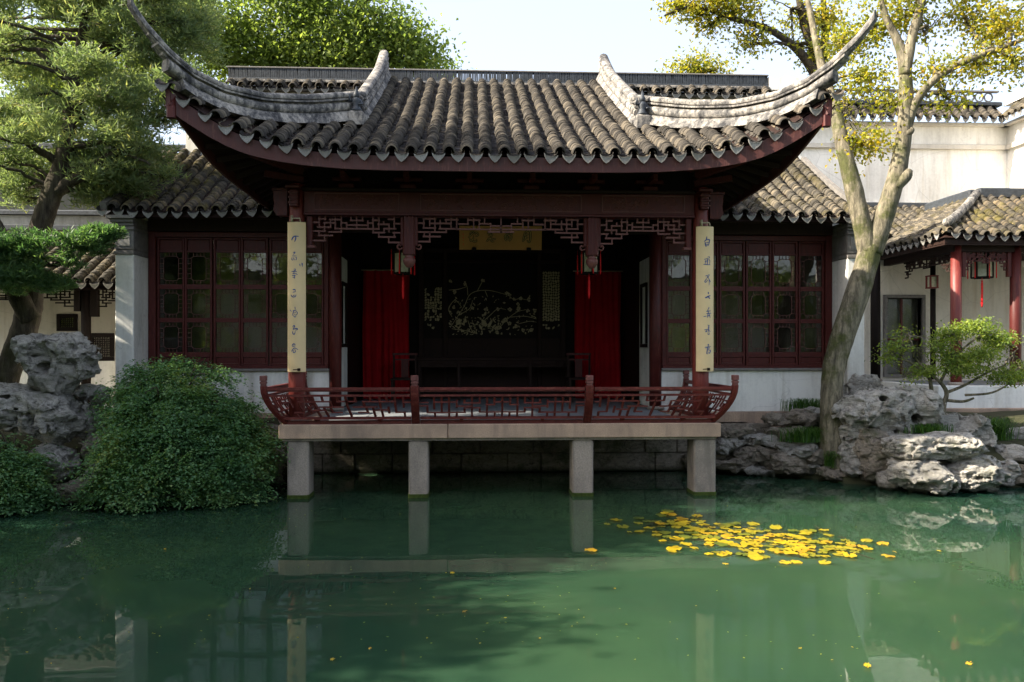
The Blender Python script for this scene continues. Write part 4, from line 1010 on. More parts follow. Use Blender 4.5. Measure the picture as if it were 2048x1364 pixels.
dark_window(-7.703, -7.246, 1.79, 2.325, 15.9, 9, 9)
MB().box(-9.685,-7.193,15.8,15.95,0.9,1.791).build('half_wall', M_WHITE, cr)
MB().box(-6.2,-6.0,15.0,17.3,0.7,3.2).build('end_wall', M_CREAM, cr)

lw = thing('mossy_wall', 'tall grey mossy wall behind the left pine and corridor', 'wall', (-10, 18.6, 0.8))
MB().box(-16,-5.9,18.4,18.7,0.6,5.9).build('wall', M_GREYW, lw); cp = MB().cbox(-16,-5.9,18.25,18.85,5.902,5.98,0.02).build('cornice', M_BRICK, lw)
coping(cp, ((-16,18.4),(-6.0,18.4)), 6.0, M_TILEM, 0.235, 2, 80)
MB().cbox(-16,-5.9,18.3,18.5,6.42,6.55,0.03).build('ridge', M_SLATE, lw)
lb = thing('low_garden_wall', 'low pale wall with dark coping just behind the corridor roof at left', 'wall', (-9, 17.8, 0.8))
MB().box(-14,-6.0,17.75,17.95,0.7,4.864).build('wall', M_MIDW, lb); MB().cbox(-14,-6.0,17.68,18.02,4.875,4.971,0.02).build('coping', M_SLATE, lb)
MB().cbox(-14,-6.0,17.66,17.74,4.543,4.65,0.01).build('string_course', M_SLATE, lb)

# ================================================================ BOARDS WITH WRITING
def brush(mb, pts, w, place, n=5):
    """a brush stroke: pts in local units, w width; place(x, z, lift) maps to the world"""
    P = catmull([(p[0],p[1],0) for p in pts], n); m = len(P); vs, fs = [], []
    for i, p in enumerate(P):
        t = (P[min(i+1,m-1)]-P[max(i-1,0)]).normalized(); nn = Vector((-t.y,t.x,0))
        k = (0.62+0.38*math.sin(math.pi*min(1,(i+0.6)/m*1.15)))*w/2
        a, b = p+nn*k, p-nn*k
        vs += [place(a.x,a.y,0.0035), place(b.x,b.y,0.0035)]
    for i in range(m-1): fs.append((2*i,2*i+1,2*i+3,2*i+2))
    for e, sgn in ((0,-1),(m-1,1)):                          # rounded ends
        t = (P[min(e+1,m-1)]-P[max(e-1,0)]).normalized()*sgn; b = len(vs); vs.append(place(P[e].x+t.x*w*0.3, P[e].y+t.y*w*0.3, 0.0035))
        fs.append((2*e, b, 2*e+1))
    mb.add(vs, fs)
LG = [([(145,400),(160,365),(200,335),(258,338)],18),([(215,340),(212,380),(195,425)],17),
 ([(170,605),(202,603),(172,640)],13),([(155,663),(228,665)],9),([(145,690),(145,725),(165,730),(168,690)],8),([(182,690),(186,725),(205,730)],8),([(207,690),(226,690),(225,725),(207,728)],8),
 ([(275,795),(284,832)],9),([(300,785),(318,787),(318,838)],10),([(298,805),(312,814)],7),
 ([(182,888),(205,880),(206,905),(185,907)],9),([(142,925),(205,918),(232,930)],10),([(187,905),(181,962)],10),([(158,962),(215,952)],9),([(215,955),(242,977)],9),([(150,992),(212,985)],10),([(196,980),(195,1038)],11),([(160,1018),(200,1030)],8),
 ([(165,1222),(200,1225),(208,1242)],15),([(165,1268),(216,1256)],10),([(130,1310),(160,1345),(205,1340),(218,1310)],13),([(168,1322),(196,1315)],10),
 ([(115,1560),(140,1590)],9),([(200,1510),(206,1552)],9),([(165,1576),(226,1565)],11),([(180,1580),(155,1655)],11),([(190,1612),(230,1590),(240,1620),(215,1650),(190,1632)],9),([(175,1655),(200,1682),(216,1665)],10),
 ([(165,1842),(180,1820),(196,1832),(176,1870),(170,1892)],11),([(175,1882),(230,1870),(240,1886),(210,1900)],13),([(160,1920),(166,1955),(190,1966),(206,1920)],13),
 ([(150,2152),(180,2126),(206,2142)],15),([(155,2167),(205,2162)],11),([(140,2252),(190,2195),(250,2222)],11),([(170,2232),(176,2272),(210,2256),(196,2216)],11)]
RG = [([(255,300),(246,350),(210,380)],15),([(260,345),(305,352),(300,390),(285,450)],15),([(225,395),(236,465)],15),([(240,402),(290,396)],9),([(240,432),(282,426)],9),([(236,465),(272,440)],11),
 ([(270,645),(300,640),(305,660),(280,666)],9),([(210,685),(276,670)],9),([(270,670),(265,770)],13),([(225,722),(262,710)],11),([(200,770),(315,778)],10),([(285,690),(310,700),(305,775)],10),([(236,700),(226,765)],9),
 ([(230,970),(265,960),(260,1000)],9),([(255,1010),(220,1060),(236,1075),(270,1040)],11),([(265,1000),(300,950),(280,945)],9),([(285,990),(300,1050),(296,1125)],9),([(300,1030),(325,1070)],10),
 ([(280,1245),(286,1272)],18),([(230,1340),(316,1300)],19),([(288,1332),(312,1352)],16),
 ([(295,1500),(285,1535)],11),([(245,1570),(330,1560)],10),([(270,1540),(290,1610)],10),([(250,1610),(336,1600)],10),([(275,1615),(270,1676)],10),([(300,1615),(316,1676)],10),([(200,1660),(246,1650)],9),([(265,1645),(310,1640)],8),
 ([(270,1805),(300,1815),(280,1840),(306,1846)],10),([(210,1886),(265,1876),(310,1870)],9),([(285,1840),(286,1920)],10),([(230,1920),(270,1900)],11),([(290,1890),(320,1916)],9),([(276,1930),(276,1960),(300,1960),(296,1926)],9),([(246,1890),(250,1920)],8),
 ([(270,2150),(280,2130),(291,2150),(276,2165)],10),([(220,2185),(240,2175),(250,2190),(226,2196)],7),([(250,2180),(330,2170)],10),([(275,2170),(256,2280),(270,2296)],14),([(300,2180),(286,2230)],10),([(300,2230),(325,2240),(300,2286),(286,2270)],12)]
def couplet(xc, glyphs, gx0, zt, label):
    t = thing('couplet_board', label, 'couplet board', (xc, 11.28, 1.7), 'calligraphy boards on the pavilion columns')
    rad = 0.19; yc = 11.325+rad-0.055; hw = 0.124
    def at(x, z, lift): return (xc+x, yc-math.sqrt(max(1e-6,(rad+lift)**2-x*x)), z)
    m = MB(); n = 12; xs3 = np.linspace(-hw,hw,n+1); vs = []; fs = []
    for z in (1.70, zt): vs += [at(x,z,0) for x in xs3] + [at(x*0.985,z,-0.016) for x in xs3]
    k = n+1
    for i in range(n): fs += [(i,i+1,2*k+i+1,2*k+i),(k+i+1,k+i,3*k+i,3*k+i+1),(i+1,i,k+i,k+i+1),(2*k+i,2*k+i+1,3*k+i+1,3*k+i)]
    fs += [(0,2*k,3*k,k),(n,k+n,3*k+n,2*k+n)]
    m.add(vs, fs); b = m.build('board', M_GOLD, t, True); smooth_by_angle(b, 40)
    m = MB(); sc = 0.000823
    for pts, w in glyphs:
        brush(m, [((x-gx0)*sc, 3.75-((y/8.53+440)-452)*0.00702) for x, y in pts], w*sc*1.25, at)
    m.build('calligraphy', M_INKB, t)
    m = MB(); m.tube([at(-0.06,zt,0.0),at(-0.05,zt+0.05,0.0),at(0.05,zt+0.05,0.0),at(0.06,zt,0.0)], 0.011, 6); m.box(xc-0.07,xc-0.045,yc-rad-0.01,yc-rad+0.05,zt,zt+0.09); m.build('hanging_hook', M_METAL, t, True)
    m = MB(); m.tube([at(-0.04,1.73,0.006),at(0.03,1.735,0.006)], 0.006, 6); m.cbox(xc+0.02,xc+0.06,yc-rad-0.014,yc-rad+0.01,1.715,1.75,0.004); m.build('clip', M_BLACK, t)
couplet(-2.815, LG, 216, 3.755, 'long honey yellow board with blue characters on the column beside the shrub')
couplet(2.865, RG, 238, 3.735, 'long honey yellow board with blue characters on the column nearest the forked tree')
pq = thing('name_plaque', 'ochre name board with four brushed characters behind the centre fretwork', 'plaque', (0.05, 13.4, 3.66))
PX0, PX1, PZ0, PZ1 = -0.62, 0.735, 3.655, 4.03
def pat(x, z, lift): k = (z-PZ0)/(PZ1-PZ0); return (x, 13.42-0.10*k-lift, z)
m = MB(); v = [pat(x,z,l) for l in (0,-0.03) for x,z in ((PX0,PZ0),(PX1,PZ0),(PX1-0.0,PZ1),(PX0,PZ1))]
m.add(v, [(0,1,2,3),(7,6,5,4),(0,4,5,1),(1,5,6,2),(2,6,7,3),(3,7,4,0)]); m.build('board', M_PLAQ, pq)
PG = [([(270,545),(330,490),(392,440),(345,425),(300,470),(300,520)],24),([(296,560),(320,620),(370,570),(388,510)],22),([(320,520),(352,480)],16),([(420,480),(442,440),(492,470),(487,505),(440,520)],24),([(385,560),(370,622),(452,627),(455,585)],24),
 ([(700,460),(842,430)],24),([(760,398),(772,520)],24),([(822,430),(800,545)],22),([(728,502),(832,490)],20),([(688,624),(762,570)],26),([(715,560),(850,580),(894,570)],24),([(770,540),(800,620),(855,632)],26),
 ([(1136,445),(1182,402)],22),([(1088,520),(1205,460)],22),([(1142,470),(1110,560),(1152,612)],26),([(1175,500),(1152,600)],20),([(1218,482),(1284,465)],24),([(1252,480),(1262,540),(1220,622)],24),([(1205,520),(1192,600)],22),
 ([(1560,440),(1540,540),(1518,626)],26),([(1560,440),(1640,395),(1692,430),(1692,600),(1660,640),(1620,600)],30),([(1550,492),(1652,470)],22),([(1560,552),(1642,540)],22),([(1602,450),(1572,570),(1530,622)],22)]
k = (PX1-PX0)/1900
i0 = 0
for cnt_ in (5,7,7,5):
    par = pq
    for mat, wf_, lf, nm in ((M_INKK,1.0,0.0,'character'),(M_INKG,0.24,0.003,'gilt_highlight')):
        m = MB()
        for pts, w in PG[i0:i0+cnt_]: brush(m, [(PX0+(x-60)*k, PZ1-(y-300)*(PZ1-PZ0)/500) for x,y in pts], w*k*wf_*1.75, lambda x,z,l: pat(x,z,l+lf))
        par = m.build(nm, mat, par)
    i0 += cnt_
m = MB()
for y in (470,490,545,560,610,680,700): brush(m, [(PX0+(140-60)*k, PZ1-(y-300)*(PZ1-PZ0)/500),(PX0+(165-60)*k, PZ1-(y-294)*(PZ1-PZ0)/500)], 9*k, pat)
m.build('signature', M_CORD, pq)
for x in (390,1650): MB().cbox(PX0+(x-100)*k,PX0+(x)*k,13.37,13.46,PZ0-0.02,PZ0+0.03,0.005).build('bracket', M_BLACK, pq)

# ================================================================ LANTERNS
def lantern(loc, h, r, label, n=6, nt=6, rot=0.5, group='hanging palace lanterns', scale_t=1.0, cord_top=None):
    x, y, z = loc                       # z = top of the lantern body
    t = thing('palace_lantern', label, 'lantern', loc, group)
    A = [(x+r*math.cos(rot+2*math.pi*k/n), y+r*math.sin(rot+2*math.pi*k/n)) for k in range(n)]
    m = MB()
    for k in range(n):
        p, q = A[k], A[(k+1)%n]
        m.bar((*p,z),(*p,z-h),0.022,0.022,(1,0,0))
        for zz in (z,z-h): m.bar((*p,zz),(*q,zz),0.024,0.03)
        e = (x+(p[0]-x)*1.28,y+(p[1]-y)*1.28)
        m.bar((*p,z+0.01),(*e,z+0.05),0.02,0.02)
        m.bar((*p,z+0.015),(x+(p[0]-x)*0.3,y+(p[1]-y)*0.3,z+0.12),0.016,0.016)
    m.lathe([(r*0.3,0.12),(r*0.34,0.14),(r*0.1,0.17)], (x,y,z), 8)
    m.build('frame', M_BLACK, t)
    for k in range(n):
        p, q = A[k], A[(k+1)%n]; m = MB(); c = 0.9
        f = lambda a, zz: (x+(a[0]-x)*0.97, y+(a[1]-y)*0.97, zz)
        pa = (p[0]*c+q[0]*(1-c), p[1]*c+q[1]*(1-c)); qa = (q[0]*c+p[0]*(1-c), q[1]*c+p[1]*(1-c))
        m.add([f(pa,z-h+0.02),f(qa,z-h+0.02),f(qa,z-0.02),f(pa,z-0.02)],[(0,1,2,3)]); m.build('silk_panel', M_SILK, t)
    for k in range(n):
        p = A[k]; e = (x+(p[0]-x)*1.3, y+(p[1]-y)*1.3)
        m = MB(); m.tube([(*e,z+0.05),(*e,z-0.02)],0.004,5); m.lathe([(0.003,0),(0.008,-0.02),(0.009,-0.10),(0.011,-h*0.95),(0.007,-h*1.0)],(e[0],e[1],z-0.02),8); m.build('tassel', M_CORD, t, True)
    m = MB(); m.tube([(x,y,z-h),(x,y,z-h-0.07)],0.006,6); m.lathe([(0.006,0),(0.016,-0.015),(0.013,-0.05),(0.02,-0.07),(0.020,-0.30*scale_t),(0.012,-0.36*scale_t)],(x,y,z-h-0.05),10); m.build('centre_tassel', M_CORD, t, True)
    m = MB(); m.tube([(x,y,z+0.16),(x,y,cord_top or z+0.75)],0.006,5); m.build('cord', M_BLACK, t)
lantern((-1.524,13.2,3.573), 0.34, 0.145, 'red tasselled palace lantern hanging before the curtain nearest the shrub side', rot=0.3, cord_top=4.85)
lantern((1.493,13.2,3.59), 0.34, 0.145, 'red tasselled palace lantern hanging before the curtain nearest the forked tree side', rot=0.75, cord_top=4.85)
lantern((9.722,15.75,3.841), 0.40, 0.19, 'red framed palace lantern hanging between the gallery columns', rot=0.5, scale_t=1.5, cord_top=4.0)
lx, ly, lz = (9.248,16.7,3.557)
sl = thing('wall_lantern', 'small red box lantern on the thin black gallery post', 'lantern', (lx,ly,lz))
m = MB(); a, h = 0.075, 0.25
for ex in (-a,a):
    for ey in (-a,a): m.bar((lx+ex,ly+ey,lz),(lx+ex,ly+ey,lz-h),0.03,0.03,(1,0,0))
for zz in (lz,lz-h): m.cbox(lx-a-0.02,lx+a+0.02,ly-a-0.02,ly+a+0.02,zz-0.012,zz+0.012,0.005)
m.build('frame', M_COLR, sl); MB().box(lx-a+0.01,lx+a-0.01,ly-a+0.01,ly+a-0.01,lz-h+0.02,lz-0.02).build('silk_panel', M_SILK, sl)

# ================================================================ INSIDE THE PAVILION
def curtain(x0, x1, label):
    n = 90; vs, fs = [], []; zl = [1.005,1.3,1.8,2.4,3.0,3.4,3.62]
    for j, z in enumerate(zl):
        for i in range(n+1):
            u = i/n; amp = 0.035*(1.1-0.5*(z-1)/2.6)
            y = 16.72 + amp*(0.55+0.45*math.sin(u*7.3+x0*3+z*0.3))*math.sin(u*2*math.pi*6.5+1.9*math.sin(u*8.3+x0*2)+0.25*math.sin(z*1.3+u*9)) + 0.010*math.sin(u*53+z*1.4+x0)
            vs.append((x0+(x1-x0)*u + 0.01*math.sin(z*2+u*6), y, z))
    for j in range(len(zl)-1):
        for i in range(n): a = j*(n+1)+i; fs.append((a,a+1,a+n+2,a+n+1))
    t = thing('curtain', label, 'curtain', ((x0+x1)/2,16.72,1.0), 'red curtains in the pavilion')
    MB().add(vs, fs).build('cloth', M_CURT, t, True)
    m = MB(); m.tube([(x0-0.04,16.72,3.63),(x1+0.04,16.72,3.63)],0.014,8); m.build('rod', M_METAL, t)
curtain(-2.64,-1.70,'tall dark red curtain beside the screen on the shrub side')
curtain(1.70,2.66,'tall dark red curtain beside the screen on the forked tree side')
sc = thing('carved_screen', 'black lacquer screen with pale gold blossom branches and crackle panels', 'screen', (0,16.9,1.0))
y = 16.86
m = MB()
for x in (-1.5,-1.46,-0.98,0.98,1.46): pass
for a,b in ((-1.52,-1.42),(-1.02,-0.93),(0.93,1.02),(1.42,1.52)): m.cbox(a,b,y-0.05,y+0.05,1.0,4.1,0.01)
for a,b in ((-1.418,-1.022),(-0.928,0.928),(1.022,1.418)):
    for z0,z1 in ((1.0,1.1),(1.78,1.86),(2.17,2.24),(3.80,3.86),(4.02,4.1)): m.box(a,b,y-0.04,y+0.04,z0,z1)
m.build('frame', M_DARK, sc)
for a,b in ((-1.418,-1.022),(-0.928,0.928),(1.022,1.418)):
    for z0,z1,mm in ((1.1,1.78,M_DARK),(1.86,2.17,M_DARK),(2.24,3.80,M_BLACK)): MB().box(a,b,y+0.0,y+0.02,z0,z1).build('panel', mm, sc)
# crackle glass: jittered cells shrunk from their joints
for s in (-1,1):
    c0, c1 = sorted((s*1.04,s*1.40)); nx_, nz_ = 7, 21; random.seed(5+s)
    G = [[(c0+(c1-c0)*min(1,max(0,(i+ (random.uniform(-.32,.32) if 0<i<nx_ else 0))/nx_)), 2.42+1.22*min(1,max(0,(j+(random.uniform(-.34,.34) if 0<j<nz_ else 0)+0.3*(i%2))/(nz_+0.3)))) for j in range(nz_+1)] for i in range(nx_+1)]
    m = MB()
    for i in range(nx_):
        for j in range(nz_):
            q = [G[i][j],G[i+1][j],G[i+1][j+1],G[i][j+1]]; cx = sum(p[0] for p in q)/4; cz = sum(p[1] for p in q)/4
            if abs(cx-s*1.22) > 0.165 or (cz < 2.62 and random.random() < 0.6): continue
            if s < 0 and (cz > 3.3 or random.random() < 0.3): continue
            poly = []
            for a in range(4):
                p0, p1 = q[a], q[(a+1)%4]
                for t_ in (0.22,0.78): poly.append((p0[0]+(p1[0]-p0[0])*t_, p0[1]+(p1[1]-p0[1])*t_))
            m.add([(cx+(px-cx)*0.82, y-0.012, cz+(pz-cz)*0.82) for px,pz in poly], [tuple(range(8))])
    tag(m.build('crackle_panes', M_INLAY, sc), kind='stuff')
random.seed(11)
m = MB(); fl = lambda x,z,l: (x, y-0.006-l, z)
def sx(px): return -0.90+(px-700)/(1250-700)*1.80
def sz(py): return 3.55-(py-180)/(540-180)*1.25
BR = [[(710,490),(760,420),(800,360),(830,300),(880,275),(960,272),(1040,290),(1080,300)],[(820,300),(815,250),(800,230)],[(880,275),(905,230),(915,212)],[(930,275),(945,310)],[(700,270),(760,265),(810,250)],[(720,430),(700,380),(740,330),(780,370)],[(760,420),(830,380),(850,330)],[(1080,300),(1110,325),(1150,320),(1210,330)],[(720,500),(800,510),(880,530)],[(900,470),(960,420),(1010,380),(1060,385)],[(960,480),(1010,500),(1060,450),(1130,400),(1190,385)],[(1090,430),(1180,425),(1255,440)],[(1140,470),(1210,455),(1255,460)],[(820,450),(840,500),(860,530)]]
for b in BR: brush(m, [(sx(a),sz(c)) for a,c in b], 0.014, fl, 6)
m.build('branch_inlay', M_INLAY, sc)
m = MB()
for (px,py) in [(915,212),(800,230),(710,215),(735,280),(1065,285),(1085,295),(1115,325),(1155,320),(1205,325),(850,375),(935,385),(1140,355),(1085,385),(1010,385),(1200,390),(1245,390),(1140,380),(1045,455),(1060,445),(1085,470),(1125,485),(1000,500),(1020,490),(1005,520),(730,370),(760,400),(1170,510),(1220,505)]:
    for p_ in range(5):
        a0 = p_*1.257+random.random(); r = random.uniform(0.016,0.03); cx, cz = sx(px)+r*math.cos(a0), sz(py)+r*math.sin(a0)
        m.add([(cx+0.8*r*math.cos(q*1.047), y-0.010, cz+0.8*r*math.sin(q*1.047)) for q in range(6)], [tuple(range(6))])
for (px,py,w_,h_,an) in [(760,460,0.10,0.16,-0.6),(800,455,0.05,0.13,-0.4),(925,465,0.07,0.20,0.7),(960,470,0.06,0.20,-0.5),(900,490,0.05,0.14,0.5),(930,410,0.05,0.1,-0.3),(985,485,0.04,0.12,-0.8)]:
    ca, sa = math.cos(an), math.sin(an); q = [(0,-h_/2),(w_/2,-h_/8),(w_/3,h_/3),(0,h_/2),(-w_/3,h_/3),(-w_/2,-h_/8)]
    m.add([(sx(px)+a*ca-b*sa, y-0.009, sz(py)+a*sa+b*ca) for a,b in q], [tuple(range(6))])
for _ in range(260):
    px = random.gauss(820,70) if random.random() < 0.4 else random.uniform(705,1250); py = random.gauss(480,38) if random.random() < 0.6 else random.uniform(300,535)
    if py > 535 or px < 702 or px > 1252: continue
    an = random.uniform(0,6.28); h_ = random.uniform(0.03,0.075); w_ = h_*random.uniform(0.3,0.6); ca, sa = math.cos(an), math.sin(an)
    m.add([(sx(px)+a*ca-b*sa, y-0.008, sz(py)+a*sa+b*ca) for a,b in ((0,-h_/2),(w_/2,0),(0,h_/2),(-w_/2,0))], [(0,1,2,3)])
tag(m.build('blossom_inlay', M_INLAY, sc), kind='stuff')
at_ = thing('altar_table', 'long dark carved side table standing before the screen', 'table', (0,16.35,1.0))
MB().cbox(-1.55,1.60,16.1,16.6,1.80,1.85,0.012).build('top', M_DARK, at_)
ap = MB().cbox(-1.45,1.50,16.14,16.17,1.66,1.798,0.006).build('apron', M_DARK, at_); m = MB()
for i in range(150):
    cx = random.uniform(-1.4,1.45); cz = random.uniform(1.685,1.775); r = random.uniform(0.012,0.03); a0 = random.uniform(0,6.28)
    m.tube([(cx+r*1.4*math.cos(a0+q*0.8),16.136,cz+r*math.sin(a0+q*0.8)) for q in range(5)],0.005,4)
tag(m.build('carving', M_DARK, ap), kind='stuff')
for x in (-1.46,-0.68,0.74,1.51):
    for yy in (16.16,16.52): MB().cbox(x-0.03,x+0.03,yy-0.03,yy+0.03,1.002,1.799,0.006).build('leg', M_DARK, at_)
def chair(x, yy, label):
    c = thing('wooden_chair', label, 'chair', (x,yy,1.0), 'chairs beside the curtains')
    w_ = 0.24
    MB().cbox(x-w_,x+w_,yy-0.22,yy+0.22,1.43,1.47,0.01).build('seat', M_DARK, c)
    for ex in (-1,1):
        MB().cbox(x+ex*0.21-0.02,x+ex*0.21+0.02,yy-0.21,yy-0.17,1.002,1.43,0.005).build('leg', M_DARK, c)
        MB().cbox(x+ex*0.21-0.02,x+ex*0.21+0.02,yy+0.17,yy+0.21,1.002,1.92,0.005).build('leg', M_DARK, c)
    m = MB(); m.cbox(x-0.24,x+0.24,yy+0.165,yy+0.215,1.90,1.945,0.008); m.box(x-0.188,x+0.188,yy+0.18,yy+0.20,1.80,1.83); m.box(x-0.07,x+0.07,yy+0.182,yy+0.198,1.471,1.80); m.build('backrest', M_RED, c)
    m = MB().box(x-0.19,x+0.19,yy-0.20,yy-0.18,1.15,1.18); m.build('stretcher', M_DARK, c)
chair(-1.713,15.6,'dark wooden chair half hidden by the railing before the shrub side curtain'); chair(1.659,15.6,'dark wooden chair half hidden by the railing before the forked tree side curtain')

# ================================================================ ROCKS (signed distance field -> surface nets)
def surface_nets(val, lo, h):
    nx_, ny_, nz_ = val.shape; ins = val < 0
    acc = np.zeros((nx_-1,ny_-1,nz_-1,3)); cnt = np.zeros((nx_-1,ny_-1,nz_-1))
    off8 = [(0,0,0),(1,0,0),(0,1,0),(1,1,0),(0,0,1),(1,0,1),(0,1,1),(1,1,1)]
    sl = lambda o: (slice(o[0],nx_-1+o[0]),slice(o[1],ny_-1+o[1]),slice(o[2],nz_-1+o[2]))
    for a in range(8):
        for b in range(a+1,8):
            oa, ob = off8[a], off8[b]
            if sum(abs(p-q) for p,q in zip(oa,ob)) != 1: continue
            va, vb = val[sl(oa)], val[sl(ob)]; m = (va<0) != (vb<0)
            t = np.where(m, va/np.where(m, va-vb, 1), 0)
            for k in range(3): acc[...,k] += np.where(m, oa[k]+(ob[k]-oa[k])*t, 0)
            cnt += m
    act = cnt > 0; idx = -np.ones(act.shape, int); idx[act] = np.arange(act.sum())
    ijk = np.stack(np.nonzero(act),-1); v = (ijk + acc[act]/cnt[act][:,None])*h + lo
    F = []
    for ax in range(3):
        b_, c_ = [(1,2),(2,0),(0,1)][ax]
        s0 = [slice(None)]*3; s1 = [slice(None)]*3; s0[ax] = slice(0,-1); s1[ax] = slice(1,None)
        ch = ins[tuple(s0)] != ins[tuple(s1)]
        e = np.stack(np.nonzero(ch),-1)
        e = e[(e[:,b_]>0)&(e[:,c_]>0)&(e[:,b_]<act.shape[b_])&(e[:,c_]<act.shape[c_])]
        fl = ins[tuple(s0)][tuple(e.T)]
        q = []
        for db,dc in ((0,0),(-1,0),(-1,-1),(0,-1)):
            p = e.copy(); p[:,b_] += db; p[:,c_] += dc; q.append(idx[tuple(p.T)])
        q = np.stack(q,-1); q[~fl] = q[~fl][:,::-1]; F.append(q)
    return v, np.concatenate(F)
def rock(name, blobs, mat, parent=None, seed=0, h=0.035, scoop=0.10, f=2.6, amp=0.16, holes=(), flat=0.0):
    B = np.array(blobs, float); lo = (B[:,:3]-B[:,3:]*1.3-0.12).min(0); hi = (B[:,:3]+B[:,3:]*1.3+0.12).max(0)
    g = [np.arange(lo[i],hi[i],h) for i in range(3)]; P = np.stack(np.meshgrid(*g,indexing='ij'),-1)
    W = P + amp*0.55*np.stack([fbm(P*2.1+11*k+seed*3.1,3,seed+k) for k in range(3)],-1)
    d = None
    for b in B:
        q = (W-b[:3])/b[3:]; dd = (np.sqrt((np.abs(q)**2.4).sum(-1))**(2/2.4)-1)*b[3:].min()
        d = dd if d is None else np.minimum(d,dd) - 0.04*np.maximum(0,1-np.abs(d-dd)/0.12)**2
    S = P*np.array([1,1,1.0+flat*1.6]) + 0.14*np.stack([vnoise(P*3+5*k,seed+20+k) for k in range(3)],-1)
    F1, F2 = worley(S*f+seed, seed); d = d + scoop*1.7*np.maximum(0,0.60-F1) + 0.035*np.maximum(0,1-(F2-F1)/0.09)
    F1b, _ = worley(S*f*2.7+seed+9, seed+5); d = d + scoop*0.75*np.maximum(0,0.55-F1b)
    d = d - amp*0.30*(1-np.abs(fbm(P*np.array([2.2,2.2,5.0+flat*5])+seed,4,seed+40))*2.2)*0.6 + amp*0.08
    d = d - 0.045*(0.5-np.abs(fbm(P*np.array([7,7,13.0])+seed,4,seed+60))*1.8)
    for hx,hy,hz,r,ax in holes:
        q = P-np.array([hx,hy,hz]); q = q + 0.05*np.stack([vnoise(P*6+k,seed+80+k) for k in range(3)],-1); a = np.array(ax,float); a /= np.linalg.norm(a)
        q = q - np.dot(q,a)[...,None]*a*0.88; d = np.maximum(d, r-np.sqrt((q*q).sum(-1)))
    v, fc = surface_nets(d, lo, h)
    o = np_obj(name, v, fc, mat, parent, True)
    return smooth_by_angle(o, 34)
def boulder(name, label, blobs, mat, loc, cat='rock', **kw):
    o = rock(name, blobs, mat, None, **kw); return tag(o, label, cat)
GR = 'garden rocks of the pond bank'
boulder('perforated_boulder', 'big pale pitted boulder overhanging beside the forked trunk', [(5.773,12,1.133,0.649,0.42,0.295),(5.442,12,1.059,0.324,0.34,0.236),(6.287,12.05,0.999,0.326,0.36,0.34),(5.904,12,0.733,0.324,0.3,0.236)], M_ROCK, None, seed=3, h=0.022, scoop=0.16, f=2.5,
        holes=[(*(6.169,11.7,0.954),0.075,(0.2,1,0.1)),(*(5.642,11.7,1.287),0.055,(0.1,1,-0.3)),(*(5.244,11.7,0.826),0.12,(0.5,1,0.1)),(*(5.882,11.7,0.779),0.05,(0,1,0.1))])
boulder('crackled_stone', 'brown crackled upright stone under the pitted boulder at the water', [(5.567,11.85,0.378,0.291,0.3,0.379),(5.492,11.9,0.581,0.205,0.25,0.219)], M_ROCKB, None, seed=5, h=0.022, scoop=0.08, f=4.5)
boulder('hollowed_stone', 'grey hollowed stone at the foot of the forked tree', [(5.342,12.05,0.73,0.192,0.26,0.326),(5.288,12,0.307,0.199,0.24,0.177)], M_ROCK, None, seed=8, h=0.022, scoop=0.13, f=3.2, holes=[(*(5.245,11.75,0.614),0.06,(0,1,0.2))])
boulder('slab_rock', 'long smooth grey slab rock lying below the small tree', [(6.164,11.3,0.661,0.569,0.36,0.153),(5.783,11.35,0.622,0.265,0.3,0.209),(6.435,11.3,0.624,0.312,0.3,0.153)], M_ROCK, None, seed=12, h=0.022, scoop=0.06, f=1.8, amp=0.12, flat=0.7)
boulder('waterside_rock', 'layered rock in the water under the long slab', [(5.818,11.15,0.259,0.384,0.4,0.205),(6.005,11.1,0.126,0.273,0.3,0.15)], M_ROCK, None, seed=15, h=0.022, scoop=0.10, f=2.8, flat=0.9)
boulder('waterside_rock', 'fissured rock at the water end of the long slab, toward the gallery', [(6.677,11.3,0.302,0.389,0.4,0.236),(6.875,11.3,0.143,0.236,0.3,0.139)], M_ROCK, None, seed=18, h=0.022, scoop=0.10, f=2.8, flat=0.9)
boulder('knobbly_rock', 'knobbly pale rock behind the long slab under the small tree', [(6.76,12.1,0.856,0.253,0.28,0.164),(7.051,12.1,0.809,0.238,0.3,0.193),(7.246,12,0.696,0.192,0.3,0.265)], M_ROCK, None, seed=21, h=0.024, scoop=0.14, f=3.4)
boulder('back_rock', 'rounded grey rock against the pier behind the forked trunk', [(5.975,13.1,1.408,0.322,0.32,0.225),(5.744,13,1.185,0.208,0.3,0.192)], M_ROCK, None, seed=24, h=0.03, scoop=0.12, f=2.8)
boulder('back_rock', 'small dark holed rock between the big boulder and the small tree', [(6.926,12.7,1.104,0.218,0.26,0.187)], M_ROCK, None, seed=27, h=0.024, scoop=0.14, f=3.6)
boulder('scholar_rock', 'tall pale scholar rock full of holes at the foot of the pine', [(-6.16,11.55,2,0.497,0.32,0.241),(-6.471,11.5,1.986,0.198,0.24,0.184),(-5.917,11.55,1.758,0.326,0.28,0.199),(-6.254,11.55,1.689,0.241,0.24,0.213),(-6.135,11.5,1.483,0.283,0.28,0.17)], M_ROCK, None, seed=31, h=0.021, scoop=0.15, f=2.7,
        holes=[(*(-6.226,11.3,1.743),0.085,(0.1,1,0.1)),(*(-6.069,11.25,1.993),0.035,(0,1,0)),(*(-5.832,11.25,2.067),0.04,(0.3,1,0)),(*(-5.694,11.25,1.818),0.07,(0.4,1,0))])
